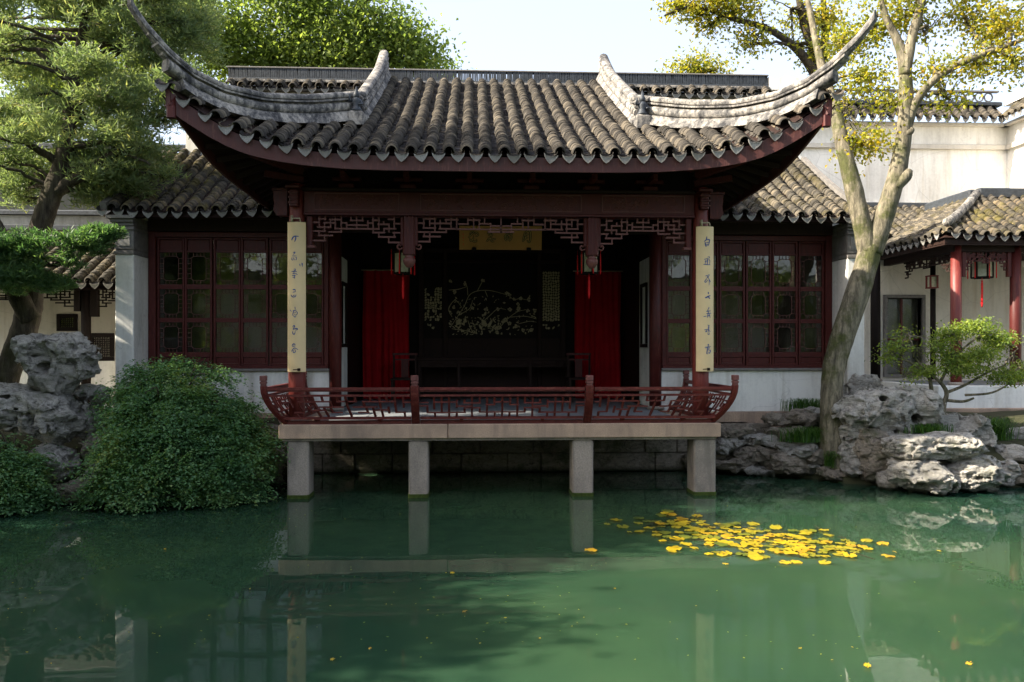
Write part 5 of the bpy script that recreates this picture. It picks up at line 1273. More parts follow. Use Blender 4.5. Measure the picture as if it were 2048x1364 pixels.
boulder('base_rock', 'broad cracked grey rock carrying the scholar rock above the low bush', [(-6.364,11.4,1.127,0.588,0.44,0.322),(-6.71,11.4,1.285,0.308,0.38,0.28),(-5.993,11.35,0.925,0.237,0.32,0.251)], M_ROCK, None, seed=34, h=0.024, scoop=0.13, f=2.4, holes=[(*(-6.219,11,1.013),0.10,(0.3,1,0.1))])
boulder('holed_stone', 'small holed grey stone between scholar rock and drooping shrub', [(-5.875,11.9,1.343,0.278,0.26,0.146),(-5.87,11.8,0.973,0.217,0.28,0.261)], M_ROCK, None, seed=37, h=0.03, scoop=0.13, f=3.0, holes=[(*(-5.965,11.65,1.315),0.04,(0,1,0)),(*(-5.917,11.65,1.196),0.07,(0,1,0.2))])

def bank(name, label, base, spots, mats, seed, h=0.03):
    t = thing(name, label, 'rock bank', base)
    for i, b in enumerate(spots):
        rock('stone', [b], mats[i%len(mats)], t, seed+i*3, h, 0.09, 3.0, 0.15, (), 0.5)
    return t
bank('rock_embankment', 'low bank of flat layered grey stones between platform and forked tree', (4.4,12.8,0), [
 (3.875,13.1,0.678,0.322,0.25,0.129),(3.735,13.05,0.44,0.273,0.28,0.144),(4.089,13,0.339,0.367,0.3,0.144),(3.826,12.95,0.145,0.35,0.28,0.111),(4.336,13,0.54,0.383,0.3,0.112),(4.404,12.85,0.251,0.205,0.26,0.189),(4.575,12.6,0.229,0.294,0.3,0.186),(4.774,12.5,0.452,0.384,0.3,0.123),
 (4.602,13.05,0.859,0.273,0.24,0.12),(4.939,13,0.894,0.287,0.25,0.144),(5.162,13,0.959,0.192,0.22,0.112),(5.172,12.2,0.142,0.315,0.26,0.12),(4.986,12.4,0.331,0.229,0.25,0.137),(4.909,12.5,0.123,0.23,0.25,0.107),(3.574,13.2,0.316,0.276,0.25,0.276),(3.353,13.3,0.14,0.278,0.2,0.18),(4.218,12.9,0.069,0.285,0.25,0.095),(5.152,12.6,0.58,0.232,0.25,0.155),(4.709,12.9,0.646,0.349,0.25,0.111)], [M_ROCKB, M_ROCK, M_ROCKB], 50)
bank('rock_embankment', 'grey stone bank below the gallery plinth at the right edge', (7.6,12.0,0), [
 (7.691,12,0.443,0.324,0.36,0.162),(7.711,11.8,0.147,0.29,0.4,0.188),(7.383,11.7,0.187,0.187,0.3,0.201),(7.677,12.3,0.444,0.196,0.3,0.166),(8.325,12.6,0.643,0.341,0.3,0.139),(8.196,12.9,0.629,0.269,0.25,0.111),(8.264,12,0.25,0.324,0.4,0.295),(7.453,12.2,0.419,0.195,0.3,0.195),(8.542,12.5,0.573,0.307,0.3,0.184),(5.966,12,0.491,0.221,0.25,0.221),(5.553,11.5,0.121,0.155,0.22,0.127)], [M_ROCK, M_ROCKB], 120)
bank('rock_embankment', 'dark stone bank half hidden under the drooping shrub', (-4.6,11.4,0), [
 (-5.52,10.95,0.127,0.296,0.3,0.188),(-5.308,11.2,0.25,0.275,0.3,0.206),(-4.864,11,0.113,0.27,0.3,0.176),(-4.511,11.1,0.16,0.3,0.3,0.191),(-4.117,11.3,0.191,0.305,0.3,0.194),(-3.733,11.6,0.21,0.314,0.3,0.185),(-3.494,12.3,0.173,0.272,0.3,0.212),(-3.429,12.8,0.408,0.22,0.3,0.236),(-3.593,13,0.66,0.24,0.28,0.192),(-6.048,11.3,0.443,0.305,0.3,0.278),(-6.272,11.1,0.273,0.341,0.35,0.273),(-6.603,11,0.291,0.338,0.35,0.27),(-5.563,11.7,0.594,0.287,0.35,0.287),(-7.049,11,0.426,0.405,0.4,0.338),(-3.694,12.5,0.485,0.261,0.3,0.261)], [M_ROCKB, M_ROCK], 170)

# ================================================================ VEGETATION
def leaf_mesh(C, length, width, up=0.25, dirs=None, rnd=None, droop=0.0):
    n = len(C); d = RNG.normal(0,1,(n,3)) if dirs is None else dirs + RNG.normal(0,0.35,(n,3))
    d[:,2] -= droop; d /= np.linalg.norm(d,axis=1,keepdims=True)
    nn = RNG.normal(0,1,(n,3)); nn[:,2] += up*4; r = np.cross(d,nn); r /= np.linalg.norm(r,axis=1,keepdims=True)+1e-9
    L = length*RNG.uniform(0.65,1.25,n)[:,None]; W = width*RNG.uniform(0.75,1.2,n)[:,None]
    fold = np.cross(r,d)*W*0.22
    v = np.stack([C-d*L*0.5, C+r*W*0.5-d*L*0.05+fold, C+d*L*0.5, C-r*W*0.5-d*L*0.05+fold],1).reshape(-1,3)
    q = np.arange(n)*4; f = np.stack([np.stack([q,q+1,q+2],-1),np.stack([q,q+2,q+3],-1)],1).reshape(-1,3)
    rn = RNG.random(n) if rnd is None else np.clip(rnd+RNG.normal(0,0.16,n),0,1)
    return v, f, np.repeat(rn,2)
def sample_pads(pads, n, bias=0.55, flatten=1.0):
    P = np.array(pads,float); wgt = (P[:,3]*P[:,4]+P[:,3]*P[:,5]+P[:,4]*P[:,5]); k = RNG.choice(len(P), n, p=wgt/wgt.sum())
    u = RNG.normal(0,1,(n,3)); u /= np.linalg.norm(u,axis=1,keepdims=True); r = RNG.random(n)**(bias/1.5)
    return P[k,:3] + u*r[:,None]*P[k,3:], k
def crown(parent, pads, ncl, per, cr, ll, lw_, mat, name='crown', up=0.25, needles=False, droop=0.0, bias=0.55, flat=0.7, gap=None, gs=1.1):
    cc, k = sample_pads(pads, ncl, bias)
    if gap is not None: cc = cc[vnoise(cc*gs,77) > gap]
    ncl = len(cc); tone = RNG.random(ncl)*0.6+0.4*np.clip(0.5+0.5*vnoise(cc*0.8,31),0,1)
    C = np.repeat(cc,per,0); n = len(C); g = RNG.normal(0,1,(n,3))
    if needles:
        g /= np.linalg.norm(g,axis=1,keepdims=True); g[:,2] = np.abs(g[:,2])*0.8+0.1
        pos = C + g*cr*RNG.uniform(0.35,1.0,n)[:,None]; dirs = g
    else:
        g[:,2] *= flat; pos = C + g*cr; dirs = None
    v, f, rn = leaf_mesh(pos, ll, lw_, up, dirs, np.repeat(tone,per)*0.6+0.2, droop)
    o = np_obj(name, v, f, mat, parent, False, rn)
    return o, cc
def limb(m, pts, r0, r1, n=8, wob=0.03):
    P = catmull(pts, 6); k = len(P)
    P = [p + Vector(RNG.normal(0,wob*0.5,3)) if 0 < i < k-1 else p for i,p in enumerate(P)]
    m.tube(P, [r0+(r1-r0)*(i/(k-1)) for i in range(k)], n)
def trunk_tube(m, pts, rad, n=14, bump=0.0):
    P = catmull(pts, 6); R2 = np.interp(np.linspace(0,len(rad)-1,len(P)), np.arange(len(rad)), rad)
    m.tube(P, [r*(1+bump*random.uniform(-1,1)) for r in R2], n)
    return P
def twigs(m, P, pads, cc, r=0.02, per_pad=7, start=0):
    """limbs from the trunk to every foliage pad, then twigs into its clusters"""
    for b in pads:
        c = Vector(b[:3]); base = min(P[start:], key=lambda p: (p-c).length + max(0,p.z-c.z)*1.5)
        mid = base.lerp(c,0.5) + Vector((RNG.normal(0,0.08),RNG.normal(0,0.08),0.10))
        limb(m, [base,mid,c], r*2.2, r*0.8, 7)
        dd = cc-np.array(b[:3]); near = np.argsort((dd**2).sum(1))[:per_pad*5]
        for j in RNG.choice(near, min(per_pad,len(near)), False):
            e = Vector(cc[j]); s_ = mid.lerp(c, random.uniform(0.2,1.0)); limb(m, [s_, s_.lerp(e,0.5)+Vector((0,0,0.03)), e], r*0.7, r*0.22, 5, 0.015)
def scatter(n, u0, u1, z0, z1, y0, y1, r0, r1, ok=lambda x,z: True):
    out = []
    while len(out) < n:
        x, z = RNG.uniform(u0,u1), RNG.uniform(z0,z1)
        if ok(x,z): r = RNG.uniform(r0,r1); out.append((x, RNG.uniform(y0,y1), z, r, r*0.9, r*RNG.uniform(0.4,0.65)))
    return out
def hits(m, parent, mat): return tag(m.build('branches', mat, parent, True), kind='stuff')

# left pine ----------------------------------------------------
pine = thing('pine_tree', 'old leaning pine with dark trunk and feathery needles over the scholar rock', 'tree', (-7.603,12.9,1.422))
m = MB()
PT = trunk_tube(m, [(-7.606,12.8,1.312),(-7.462,12.85,1.846),(-7.302,12.9,2.347),(-7.254,12.95,2.814),(-7.265,13,3.361),(-7.098,13,3.985),(-6.946,13,4.453),(-6.794,13,4.946),(-6.721,13.1,5.614),(-6.692,13.2,6.355),(-6.623,13.3,7.108),(-6.513,13.4,8.115)], [0.18,0.18,0.19,0.19,0.17,0.16,0.15,0.12,0.10,0.08,0.06,0.04], 16, 0.04)
tk = m.build('trunk', M_BARKD, pine, True)
m = MB(); trunk_tube(m, [(-7.186,12.85,2.461),(-7.343,12.7,2.949),(-7.325,12.6,3.356),(-7.524,12.5,3.941)], [0.16,0.14,0.11,0.07], 12, 0.04)
limb(m, [(-6.946,13,4.43),(-6.435,12.9,4.71),(-5.862,12.8,5.04),(-5.332,12.7,5.121)], 0.11, 0.03); limb(m, [(-6.749,13,5.118),(-6.05,12.8,5.192),(-5.293,12.6,4.808)], 0.06, 0.015); limb(m, [(-6.825,13,4.883),(-7.174,12.8,5.14),(-7.564,12.7,5.224)], 0.07, 0.025); limb(m, [(-6.692,13.2,6.355),(-5.986,13,6.611),(-5.486,12.9,6.972)], 0.06, 0.02); limb(m, [(-6.692,13.2,6.197),(-7.129,13,6.592),(-7.528,12.9,6.703)], 0.06, 0.02)
pz = lambda v_: 2.0+(700-v_)*0.0080
pp = scatter(170, -8.536, -4.745, pz(400), pz(-70), 12.3, 14.3, 0.22, 0.50, lambda x,z: x < -5.254 or z > pz(230))
pp += [(-5.407,12.7,5.059,0.406,0.4,0.14),(-5.181,12.9,4.722,0.269,0.3,0.095),(-6.46,13.2,4.298,0.357,0.3,0.114)]
cw, cc = crown(pine, pp, 7600, 13, 0.18, 0.13, 0.021, M_NEEDLE, 'crown', 0.2, True, 0, 0.95, gap=-0.5, gs=1.7)
twigs(m, PT, pp[::3], cc, 0.016, 6, 20)
lp = [(-6.856,12.2,3.46,0.57,0.45,0.255),(-6.214,12.2,3.537,0.525,0.4,0.21),(-7.084,12.1,3.013,0.416,0.4,0.253),(-5.865,12.3,3.685,0.272,0.28,0.121),(-6.555,12.1,3.015,0.342,0.35,0.223),(-7.494,12.2,3.384,0.45,0.4,0.375),(-6.329,12,3.223,0.324,0.3,0.192)]
c2, cc2 = crown(pine, lp, 2100, 18, 0.12, 0.095, 0.020, M_PAD, 'lower_crown', 0.3, True, 0, 1.0, gap=-0.45, gs=2.2)
twigs(m, PT, lp, cc2, 0.02, 7, 10); hits(m, pine, M_BARKD)

def tree(name, label, base, trunks, pads, mat, bark, ncl, per, cr, ll, lw_, r=0.03, limbs=(), tw=6, **kw):
    t = thing(name, label, 'tree', base); m = MB(); PT = []
    for pts, rad in trunks: PT += trunk_tube(m, pts, rad, 12, 0.03)
    m.build('trunk', bark, t, True); m = MB()
    for pts, a, b in limbs: limb(m, pts, a, b)
    c, cc = crown(t, pads, ncl, per, cr, ll, lw_, mat, **kw); twigs(m, PT, pads, cc, r, tw); hits(m, t, bark)
    return t
tree('camphor_tree', 'dense green camphor tree rising behind the hall ridge', (-4.8,23,0.8), [([(-5.376,23,5.911),(-5.445,23,8.285),(-5.514,23,9.681),(-5.237,23,10.663),(-4.961,23,11.787),(-4.684,23,12.912)],[0.4,0.36,0.32,0.26,0.2,0.1]),([(-5.458,23,9.402),(-4.647,22.8,10.043),(-3.912,22.5,10.771),(-3.341,22.3,11.519)],[0.2,0.16,0.12,0.07]),([(-5.514,23,9.541),(-6.152,22.8,10.295),(-6.67,22.7,11.211)],[0.2,0.15,0.09])],
     [(-6.883,22.5,10.58,0.967,1.1,0.691),(-5.625,22.3,10.932,0.959,1.2,0.63),(-4.553,22.3,11.223,0.904,1.2,0.685),(-3.746,22.3,10.695,0.822,1.1,0.63),(-3.003,22.3,10.233,0.74,1,0.548),(-2.259,22.3,10.109,0.548,0.8,0.466),(-5.807,22.5,9.985,0.829,1,0.498),(-4.553,22.3,10.002,0.822,1,0.521),(-3.462,22.2,9.714,0.818,0.9,0.355),(-1.865,22.5,9.845,0.387,0.6,0.276),(-3.341,22.3,11.383,0.493,0.9,0.411),(-7.377,22.8,9.86,0.7,1,0.504),(-5.672,22.5,12.104,2.211,1.5,0.691),(-1.378,24,10.157,0.383,0.5,0.236),(-2.52,22.2,10.679,0.409,0.6,0.3),(-1.926,22.4,10.357,0.358,0.5,0.248),(-2.79,22.2,11.08,0.355,0.5,0.3),(-1.596,22.6,9.995,0.25,0.4,0.194),(-3.126,22.2,11.751,0.464,0.6,0.355)], M_BROAD, M_BARKD, 2700, 18, 0.38, 0.13, 0.08, 0.05, bias=1.0, gap=-0.16, gs=1.7)
tree('evergreen_tree', 'shaded green evergreen filling the gap behind the pine crown', (-9.0,21.5,0.8), [([(-9.398,21.5,5.621),(-9.335,21.5,7.433),(-9.144,21.5,9.118),(-8.891,21.5,10.546),(-8.764,21.5,11.843)],[0.34,0.3,0.26,0.18,0.08])],
     [(-8.686,21.3,10.469,1.047,1.1,0.654),(-7.55,21.3,10.233,0.916,1,0.654),(-9.69,21.3,9.938,0.916,1,0.654),(-8.521,21.2,9.282,0.99,1,0.573),(-10.913,21.5,10.25,1.057,1,0.792),(-9.941,21.3,8.654,0.916,1,0.576),(-10.989,21.4,8.798,0.92,1,0.657),(-12.042,21.5,9.458,1.057,1,0.924),(-11.739,21.4,7.634,1.052,1,0.789),(-8.764,21.5,11.455,1.849,1.3,0.66),(-13.042,21.5,10.467,1.189,1,1.057),(-11.738,20.5,5.921,0.881,0.8,0.63),(-12.747,21,7.514,1.032,1,1.161)], M_BROAD, M_BARKD, 1700, 20, 0.28, 0.13, 0.07, 0.05, bias=0.9, gap=-0.5, gs=0.9)
# forked tree at right
fk = tree('forked_tree', 'pale mossy forked tree trunk leaning over the rocks beside the wing', (5.162,12.3,0.705),
     [([(5.225,12.3,0.189),(5.162,12.3,0.574),(5.131,12.3,0.921),(5.123,12.3,1.307),(5.162,12.3,1.73),(5.304,12.3,2.231),(5.508,12.3,2.81),(5.666,12.3,3.312),(5.745,12.3,3.622)],[0.27,0.22,0.175,0.162,0.168,0.18,0.18,0.172,0.17]),
      ([(5.713,12.3,3.506),(5.597,12.32,4.01),(5.505,12.36,4.481),(5.413,12.4,4.915),(5.356,12.5,5.369),(5.342,12.7,5.859),(5.312,13,6.477),(5.264,13.2,7.122),(5.205,13.4,7.867)],[0.17,0.14,0.135,0.12,0.11,0.09,0.08,0.06,0.04]),
      ([(5.745,12.3,3.506),(5.893,12.25,3.962),(6.009,12.2,4.377),(6.127,12.2,4.8),(6.213,12.2,5.338),(6.244,12.2,5.838),(6.24,12.25,6.431),(6.14,12.3,6.834),(5.982,12.3,7.14),(5.887,12.3,7.486)],[0.17,0.15,0.14,0.13,0.115,0.11,0.09,0.065,0.05,0.03]),
      ([(6.229,12.2,6.221),(6.339,12.2,6.799),(6.488,12.2,7.339),(6.591,12.2,7.841)],[0.09,0.07,0.06,0.04]),
      ([(6.237,12.2,5.339),(6.346,12.1,5.77),(6.57,12,6.084),(6.951,11.9,6.319),(7.426,11.8,6.493),(7.933,11.7,6.673)],[0.08,0.065,0.06,0.05,0.04,0.025]),
      ([(6.045,12.15,4.483),(6.19,12.1,4.649),(6.237,12.1,4.741)],[0.09,0.09,0.05]),([(6.186,12.15,5.287),(6.268,12.1,5.335),(6.276,12.1,5.389)],[0.06,0.05,0.02])],
     [(5.475,12.6,5.752,0.356,0.4,0.232),(5.708,12.5,5.216,0.399,0.4,0.2),(6.029,12.5,5.809,0.384,0.45,0.307),(5.813,12.8,6.337,0.409,0.45,0.283),(5.66,13,6.971,0.415,0.45,0.287),(6.019,12.8,7.144,0.393,0.45,0.314),(6.6,12.3,6.881,0.499,0.5,0.332),(7.237,12.3,7.125,0.499,0.5,0.302),(7.598,12,6.859,0.442,0.5,0.369),(7.285,12,6.322,0.413,0.4,0.221),(6.643,12.1,6.232,0.372,0.4,0.223),(6.417,12.4,7.228,0.457,0.5,0.305),(7.773,11.8,6.26,0.362,0.4,0.246),(6.878,12.1,5.816,0.297,0.3,0.119),(6.6,12.3,7.733,1.511,0.7,0.378),(8.068,12,7.323,0.663,0.6,0.442)], M_AUTUMN, M_BARK, 1700, 9, 0.15, 0.075, 0.045, 0.014, droop=0.15, bias=1.0, gap=-0.34, gs=1.8, tw=16)
tree('autumn_tree', 'thin yellowing tree with bare twigs behind the roof corner', (7.6,20.5,0.8), [([(8.883,20.5,5.596),(8.752,20.5,7.65),(8.543,20.5,8.802),(8.343,20.4,9.532),(7.99,20.3,10.316),(7.717,20.2,11.47)],[0.2,0.18,0.16,0.14,0.11,0.05]),([(8.621,20.5,8.546),(8.171,20.3,9.176),(7.677,20.1,9.601),(7.002,20,9.989),(6.051,19.8,10.165),(5.025,19.7,10.386),(4.26,19.6,10.147)],[0.14,0.12,0.1,0.08,0.06,0.04,0.02]),([(8.447,20.4,9.151),(8.577,20.4,10.047),(8.512,20.4,11.196)],[0.12,0.09,0.06])],
     [(5.087,19.7,10.351,0.678,0.7,0.266),(4.53,19.7,10.437,0.363,0.5,0.169),(6.051,19.8,10.387,0.681,0.7,0.292),(6.839,19.9,9.922,0.685,0.7,0.318),(7.637,20,9.626,0.541,0.6,0.295),(6.461,19.9,9.568,0.44,0.5,0.196),(7.589,20.2,10.583,0.744,0.8,0.422),(8.577,20.4,10.431,0.627,0.7,0.501),(5.676,19.8,10.995,1.459,1,0.486),(8.404,20.3,9.497,0.424,0.5,0.324),(5.426,19.8,9.943,0.365,0.4,0.146)], M_AUTUMN, M_BARKD, 1050, 9, 0.20, 0.11, 0.065, 0.024, droop=0.15, bias=1.0, gap=-0.32, gs=1.3, tw=16)
tree('small_autumn_tree', 'small round yellow treetop peeking over the ridge', (6.2,28,0.8), [([(7.479,28,6.874),(7.443,28,10.354),(7.408,28,11.92)],[0.2,0.16,0.06])], [(7.391,28,11.954,0.722,0.8,0.31),(7.039,28,11.74,0.688,0.7,0.241),(7.919,28,11.719,0.585,0.7,0.241)], M_AUTUMN, M_BARKD, 150, 10, 0.26, 0.13, 0.08, 0.04, tw=12)
# small pruned tree on the right bank
sm = tree('small_tree', 'small spreading tree with bright leaves and bare crooked branches before the gallery', (6.217,12.15,0.639),
     [([(6.159,12.1,0.592),(6.343,12.15,0.868),(6.543,12.2,1.016),(6.733,12.2,1.17)],[0.06,0.052,0.048,0.04]),([(6.733,12.2,1.17),(6.654,12.2,1.347),(6.606,12.2,1.577),(6.393,12.1,1.733),(6.097,12.1,1.886)],[0.036,0.03,0.027,0.022,0.012]),
      ([(6.827,12.2,0.938),(6.843,12.2,1.154),(6.883,12.2,1.346),(6.735,12.15,1.525),(6.487,12.1,1.695),(6.33,12.1,1.886)],[0.04,0.036,0.032,0.026,0.02,0.012]),([(6.859,12.2,1.231),(7.105,12.15,1.21),(7.255,12.1,1.266)],[0.028,0.022,0.016]),
      ([(6.883,12.2,1.346),(7.113,12.1,1.465),(7.402,12,1.659),(7.676,12,1.772)],[0.026,0.02,0.016,0.01]),([(6.78,12.2,1.5),(6.917,12.1,1.847),(7.153,12.1,2.076),(7.428,12.1,2.268)],[0.026,0.02,0.016,0.01]),([(7.113,12.1,1.312),(7.48,12,1.355),(7.764,11.9,1.548)],[0.02,0.016,0.01])],
     [(6.097,12.1,2.053,0.208,0.25,0.097),(6.424,12.1,1.962,0.268,0.28,0.104),(6.839,12.1,2.244,0.312,0.3,0.111),(7.231,12.1,2.344,0.312,0.3,0.111),(7.625,12.1,2.153,0.297,0.3,0.126),(7.832,12,1.909,0.236,0.3,0.162),(6.414,12,1.683,0.265,0.25,0.074),(7.285,12,1.924,0.369,0.3,0.103),(6.857,12,1.886,0.251,0.25,0.088),(7.609,11.9,1.608,0.292,0.3,0.117),(6.268,12.2,2.246,0.21,0.2,0.09),(7.051,12,1.735,0.442,0.3,0.147),(7.822,12.1,2.077,0.297,0.3,0.178),(6.643,12.1,2.076,0.297,0.3,0.134),(5.941,12.1,1.848,0.178,0.2,0.089),(6.082,12,1.585,0.251,0.2,0.066),(7.997,11.9,1.698,0.219,0.3,0.219)], M_BOXL, M_BARK, 1700, 9, 0.085, 0.048, 0.028, 0.007, flat=0.5, bias=1.0, gap=-0.1, gs=3.0, tw=16)

# drooping shrubs ------------------------------------------------
def shrub(name, label, base, pads, ncl, mat, leaf=0.05, per=15):
    t = thing(name, label, 'shrub', base)
    P = np.array(pads,float); nb = ncl//20; k = RNG.choice(len(P), nb, p=(P[:,3]*P[:,5])/(P[:,3]*P[:,5]).sum())
    ub = RNG.normal(0,1,(nb,3)); ub[:,1] -= 0.5; ub[:,2] += 0.35; ub /= np.linalg.norm(ub,axis=1,keepdims=True)
    cb = P[k,:3]+ub*P[k,3:]*RNG.uniform(0.62,1.16,nb)[:,None]          # branch ends: clumps of sprays with gaps between
    ix = np.repeat(np.arange(nb),20); ncl = len(ix); u = ub[ix]+RNG.normal(0,0.3,(ncl,3)); u /= np.linalg.norm(u,axis=1,keepdims=True)
    cc = cb[ix]+RNG.normal(0,1,(ncl,3))*np.array([0.125,0.10,0.06]); tb = RNG.random(nb)[ix]
    # flat sprays arch outward and droop from each cluster
    n = ncl*per; s_ = RNG.random(n); ou = u*np.array([1,1,0.15]) + RNG.normal(0,0.35,(ncl,3))*np.array([1,1,0.3]); ou /= np.linalg.norm(ou,axis=1,keepdims=True)
    sd_ = np.cross(ou,np.array([0,0,1.0])); ln = RNG.uniform(0.16,0.40,ncl); ln = np.where(RNG.random(ncl) < 0.07, ln*2.0, ln)
    out = np.repeat(ou,per,0); sid = np.repeat(sd_,per,0); L = np.repeat(ln,per); w_ = RNG.uniform(-1,1,n)
    pos = np.repeat(cc,per,0) + out*(s_*L-0.06)[:,None] + sid*(w_*L*0.34*(1.05-s_*0.6))[:,None] - np.array([0,0,1])*(s_**1.8*L*0.62+np.abs(w_)*0.02)[:,None] + RNG.normal(0,0.012,(n,3))
    keep = pos[:,2] > 0.02; pos = pos[keep]; dr = (out*1.0 + sid*(np.sign(w_)*0.8)[:,None] - np.array([0,0,0.5])*s_[:,None])[keep]
    tone = np.clip(np.repeat(tb*0.45+RNG.random(ncl)*0.25+0.12,per)[keep]+0.25*vnoise(pos*2.4,9),0,1)
    v, f, rn = leaf_mesh(pos, leaf, leaf*0.62, 0.8, dr, tone, 0.0); np_obj('foliage', v, f, mat, t, False, rn)
    m = MB(); b = Vector(base)
    for j in RNG.choice(ncl, 46, False):
        e = Vector(cc[j]); limb(m, [b+Vector((RNG.normal(0,0.12),RNG.normal(0,0.1),0)), b.lerp(e,0.55)+Vector((0,0,0.35)), e], 0.018, 0.004, 5, 0.02)
    tag(m.build('stems', M_BARKD, t, True), kind='stuff'); return t
shrub('drooping_shrub', 'big dark green shrub drooping over the water before the window wing', (-4.558,11.5,0.751), [(-4.482,11.2,0.784,0.86,0.62,0.619),(-4.818,11.7,1.26,0.604,0.46,0.388),(-4.317,11.8,1.202,0.565,0.46,0.319),(-4.832,11,0.576,0.419,0.45,0.378),(-3.817,11.2,0.645,0.578,0.5,0.55),(-3.706,11.7,0.69,0.302,0.4,0.359),(-4.381,10.75,0.347,0.792,0.42,0.343),(-4.655,10.72,0.27,0.356,0.32,0.224),(-3.675,10.95,0.311,0.471,0.4,0.323),(-4.74,12.1,1.672,0.669,0.36,0.193),(-4.063,12,1.332,0.295,0.3,0.162),(-3.469,11.6,0.313,0.185,0.26,0.257)], 6600, M_SHRUB, 0.048, 20)
shrub('low_bush', 'low dark green bush at the water in the lower left corner', (-6.411,11,0.29), [(-6.321,10.7,0.414,0.355,0.32,0.237),(-6.622,10.6,0.482,0.456,0.42,0.326),(-6.261,10.45,0.189,0.347,0.26,0.154)], 2200, M_SHRUB, 0.048, 20)

# sedge tufts -----------------------------------------------------
def tuft(loc, rx, ry, h, n, label, lean=(0,0)):
    t = thing('sedge_tuft', label, 'grass tuft', loc); B = np.stack([RNG.normal(0,rx*0.42,n),RNG.normal(0,ry*0.42,n),np.zeros(n)],-1)+np.array(loc)
    a = RNG.uniform(0,2*np.pi,n); o = np.stack([np.cos(a),np.sin(a),0*a],-1)*RNG.uniform(0.2,0.9,n)[:,None] + np.array([lean[0],lean[1],0]); H = h*RNG.uniform(0.6,1.15,n)
    sd_ = np.stack([-np.sin(a),np.cos(a),0*a],-1)*0.0045; V, Fc = [], []
    for k, (fo, fz, w_) in enumerate(((0,0,1),(0.22,0.62,0.9),(0.62,0.95,0.6),(1.15,0.72,0.12))):
        c = B + o*(fo*H)[:,None] + np.array([0,0,1])*(fz*H)[:,None]; V += [c+sd_*w_, c-sd_*w_]
    v = np.stack(V,1).reshape(-1,3); q = np.arange(n)*8
    f = np.concatenate([np.stack([q+2*k,q+2*k+1,q+2*k+3,q+2*k+2],-1) for k in range(3)]); tag(np_obj('blades', v, f, M_GRASS, t, False, np.tile(RNG.random(n),3)), kind='stuff')
tuft((5.096,13.2,0.993), 0.36, 0.14, 0.20, 420, 'dark green sedge tuft against the white wing wall')
tuft((4.827,12.4,0.573), 0.46, 0.16, 0.22, 600, 'bright green sedge tuft at the foot of the forked trunk')
tuft((6.349,11.75,0.771), 0.34, 0.12, 0.14, 300, 'short sedge tuft between the slab rock and the crooked small tree trunk')
tuft((7.701,12.3,0.6), 0.24, 0.14, 0.34, 420, 'long drooping sedge tuft below the gallery plinth', (0.1,-0.2))
tuft((5.032,12.15,0.212), 0.10, 0.08, 0.26, 130, 'narrow sedge clump hanging between the bank stones', (0,-0.4))

# ================================================================ ON THE WATER
def pad_mesh(r, seed, rn):
    random.seed(seed); n = 18; vs = [(0,0,0.006)]; 
    for i in range(n):
        a = 0.16+(2*math.pi-0.32)*i/(n-1); k = r*random.uniform(0.94,1.05)*(1.0+0.12*math.cos(a)); vs.append((k*math.cos(a), k*0.86*math.sin(a), random.uniform(-0.002,0.011)))
    fs = np.array([(0,i,i+1) for i in range(1,n)]); return np_mesh('leaf', np.array(vs), fs, True, np.full(len(fs), rn))
LM = [pad_mesh(random.uniform(0.054,0.074), 100+i, rn) for i, rn in enumerate((0.0,0.12,0.35,0.45,0.55,0.68,0.95,0.25))]
for me in LM: me.materials.append(M_LILY)
lily = thing('water_lily', 'patch of yellow water lily leaves floating on the sunny pond', 'water lily', (2.692,8.323,0))
lc = np.array((2.692,8.323,0)); cnt = 0; placed = []; random.seed(3)
c0, c1, c2_ = np.array((1.832,9.345,0)), np.array((2.26,8.129,0)), np.array((3.176,7.983,0))
tries = 0
while cnt < 170 and tries < 6000:
    tries += 1
    t_ = random.random()**0.65; ax = c0*(1-t_)+c2_*t_ + (np.array((2.381,8.337,0))-(c0+c2_)/2)*4*t_*(1-t_)*0.6
    wdt = 0.22+0.62*math.sin(math.pi*min(1,t_*0.92+0.06)); p = ax + np.array([random.gauss(0,0.36), random.gauss(0,0.45)*wdt, 0])
    if any((p[0]-q[0])**2+(p[1]-q[1])**2 < 0.0075 for q in placed): continue
    placed.append(p); yellow = random.random() < 0.25+0.75*t_
    ob = bpy.data.objects.new('leaf', LM[random.choice((2,3,4,5,6,7)) if yellow else random.choice((0,1,7,2))]); COL.objects.link(ob); ob.parent = lily
    ob.location = Vector((p[0]-lc[0],p[1]-lc[1],0.006+0.004*random.random()+0.00002*cnt)); ob.rotation_euler = (random.gauss(0,0.04),random.gauss(0,0.04),random.uniform(0,6.28)); ob.scale = (random.uniform(0.75,1.25),)*3; cnt += 1
ob = None; m = MB()
for i in range(26):
    p = placed[random.randrange(len(placed))]; a = random.uniform(0,6.28); L = random.uniform(0.15,0.4)
    m.tube([(p[0],p[1],0.006),(p[0]+L*0.5*math.cos(a),p[1]+L*0.5*math.sin(a),0.012),(p[0]+L*math.cos(a+0.4),p[1]+L*math.sin(a+0.4),0.004)],0.005,5)
tag(m.build('stalks', M_ROCKB, lily), kind='stuff')
ORD = ['third', 'seventh', 'eighth', 'twelfth', 'fifteenth', 'eighteenth', 'seventeenth', 'thirteenth', 'fifth', 'sixth', 'tenth', 'second', 'ninth', 'eleventh', 'first', 'fourth', 'fourteenth', 'sixteenth']
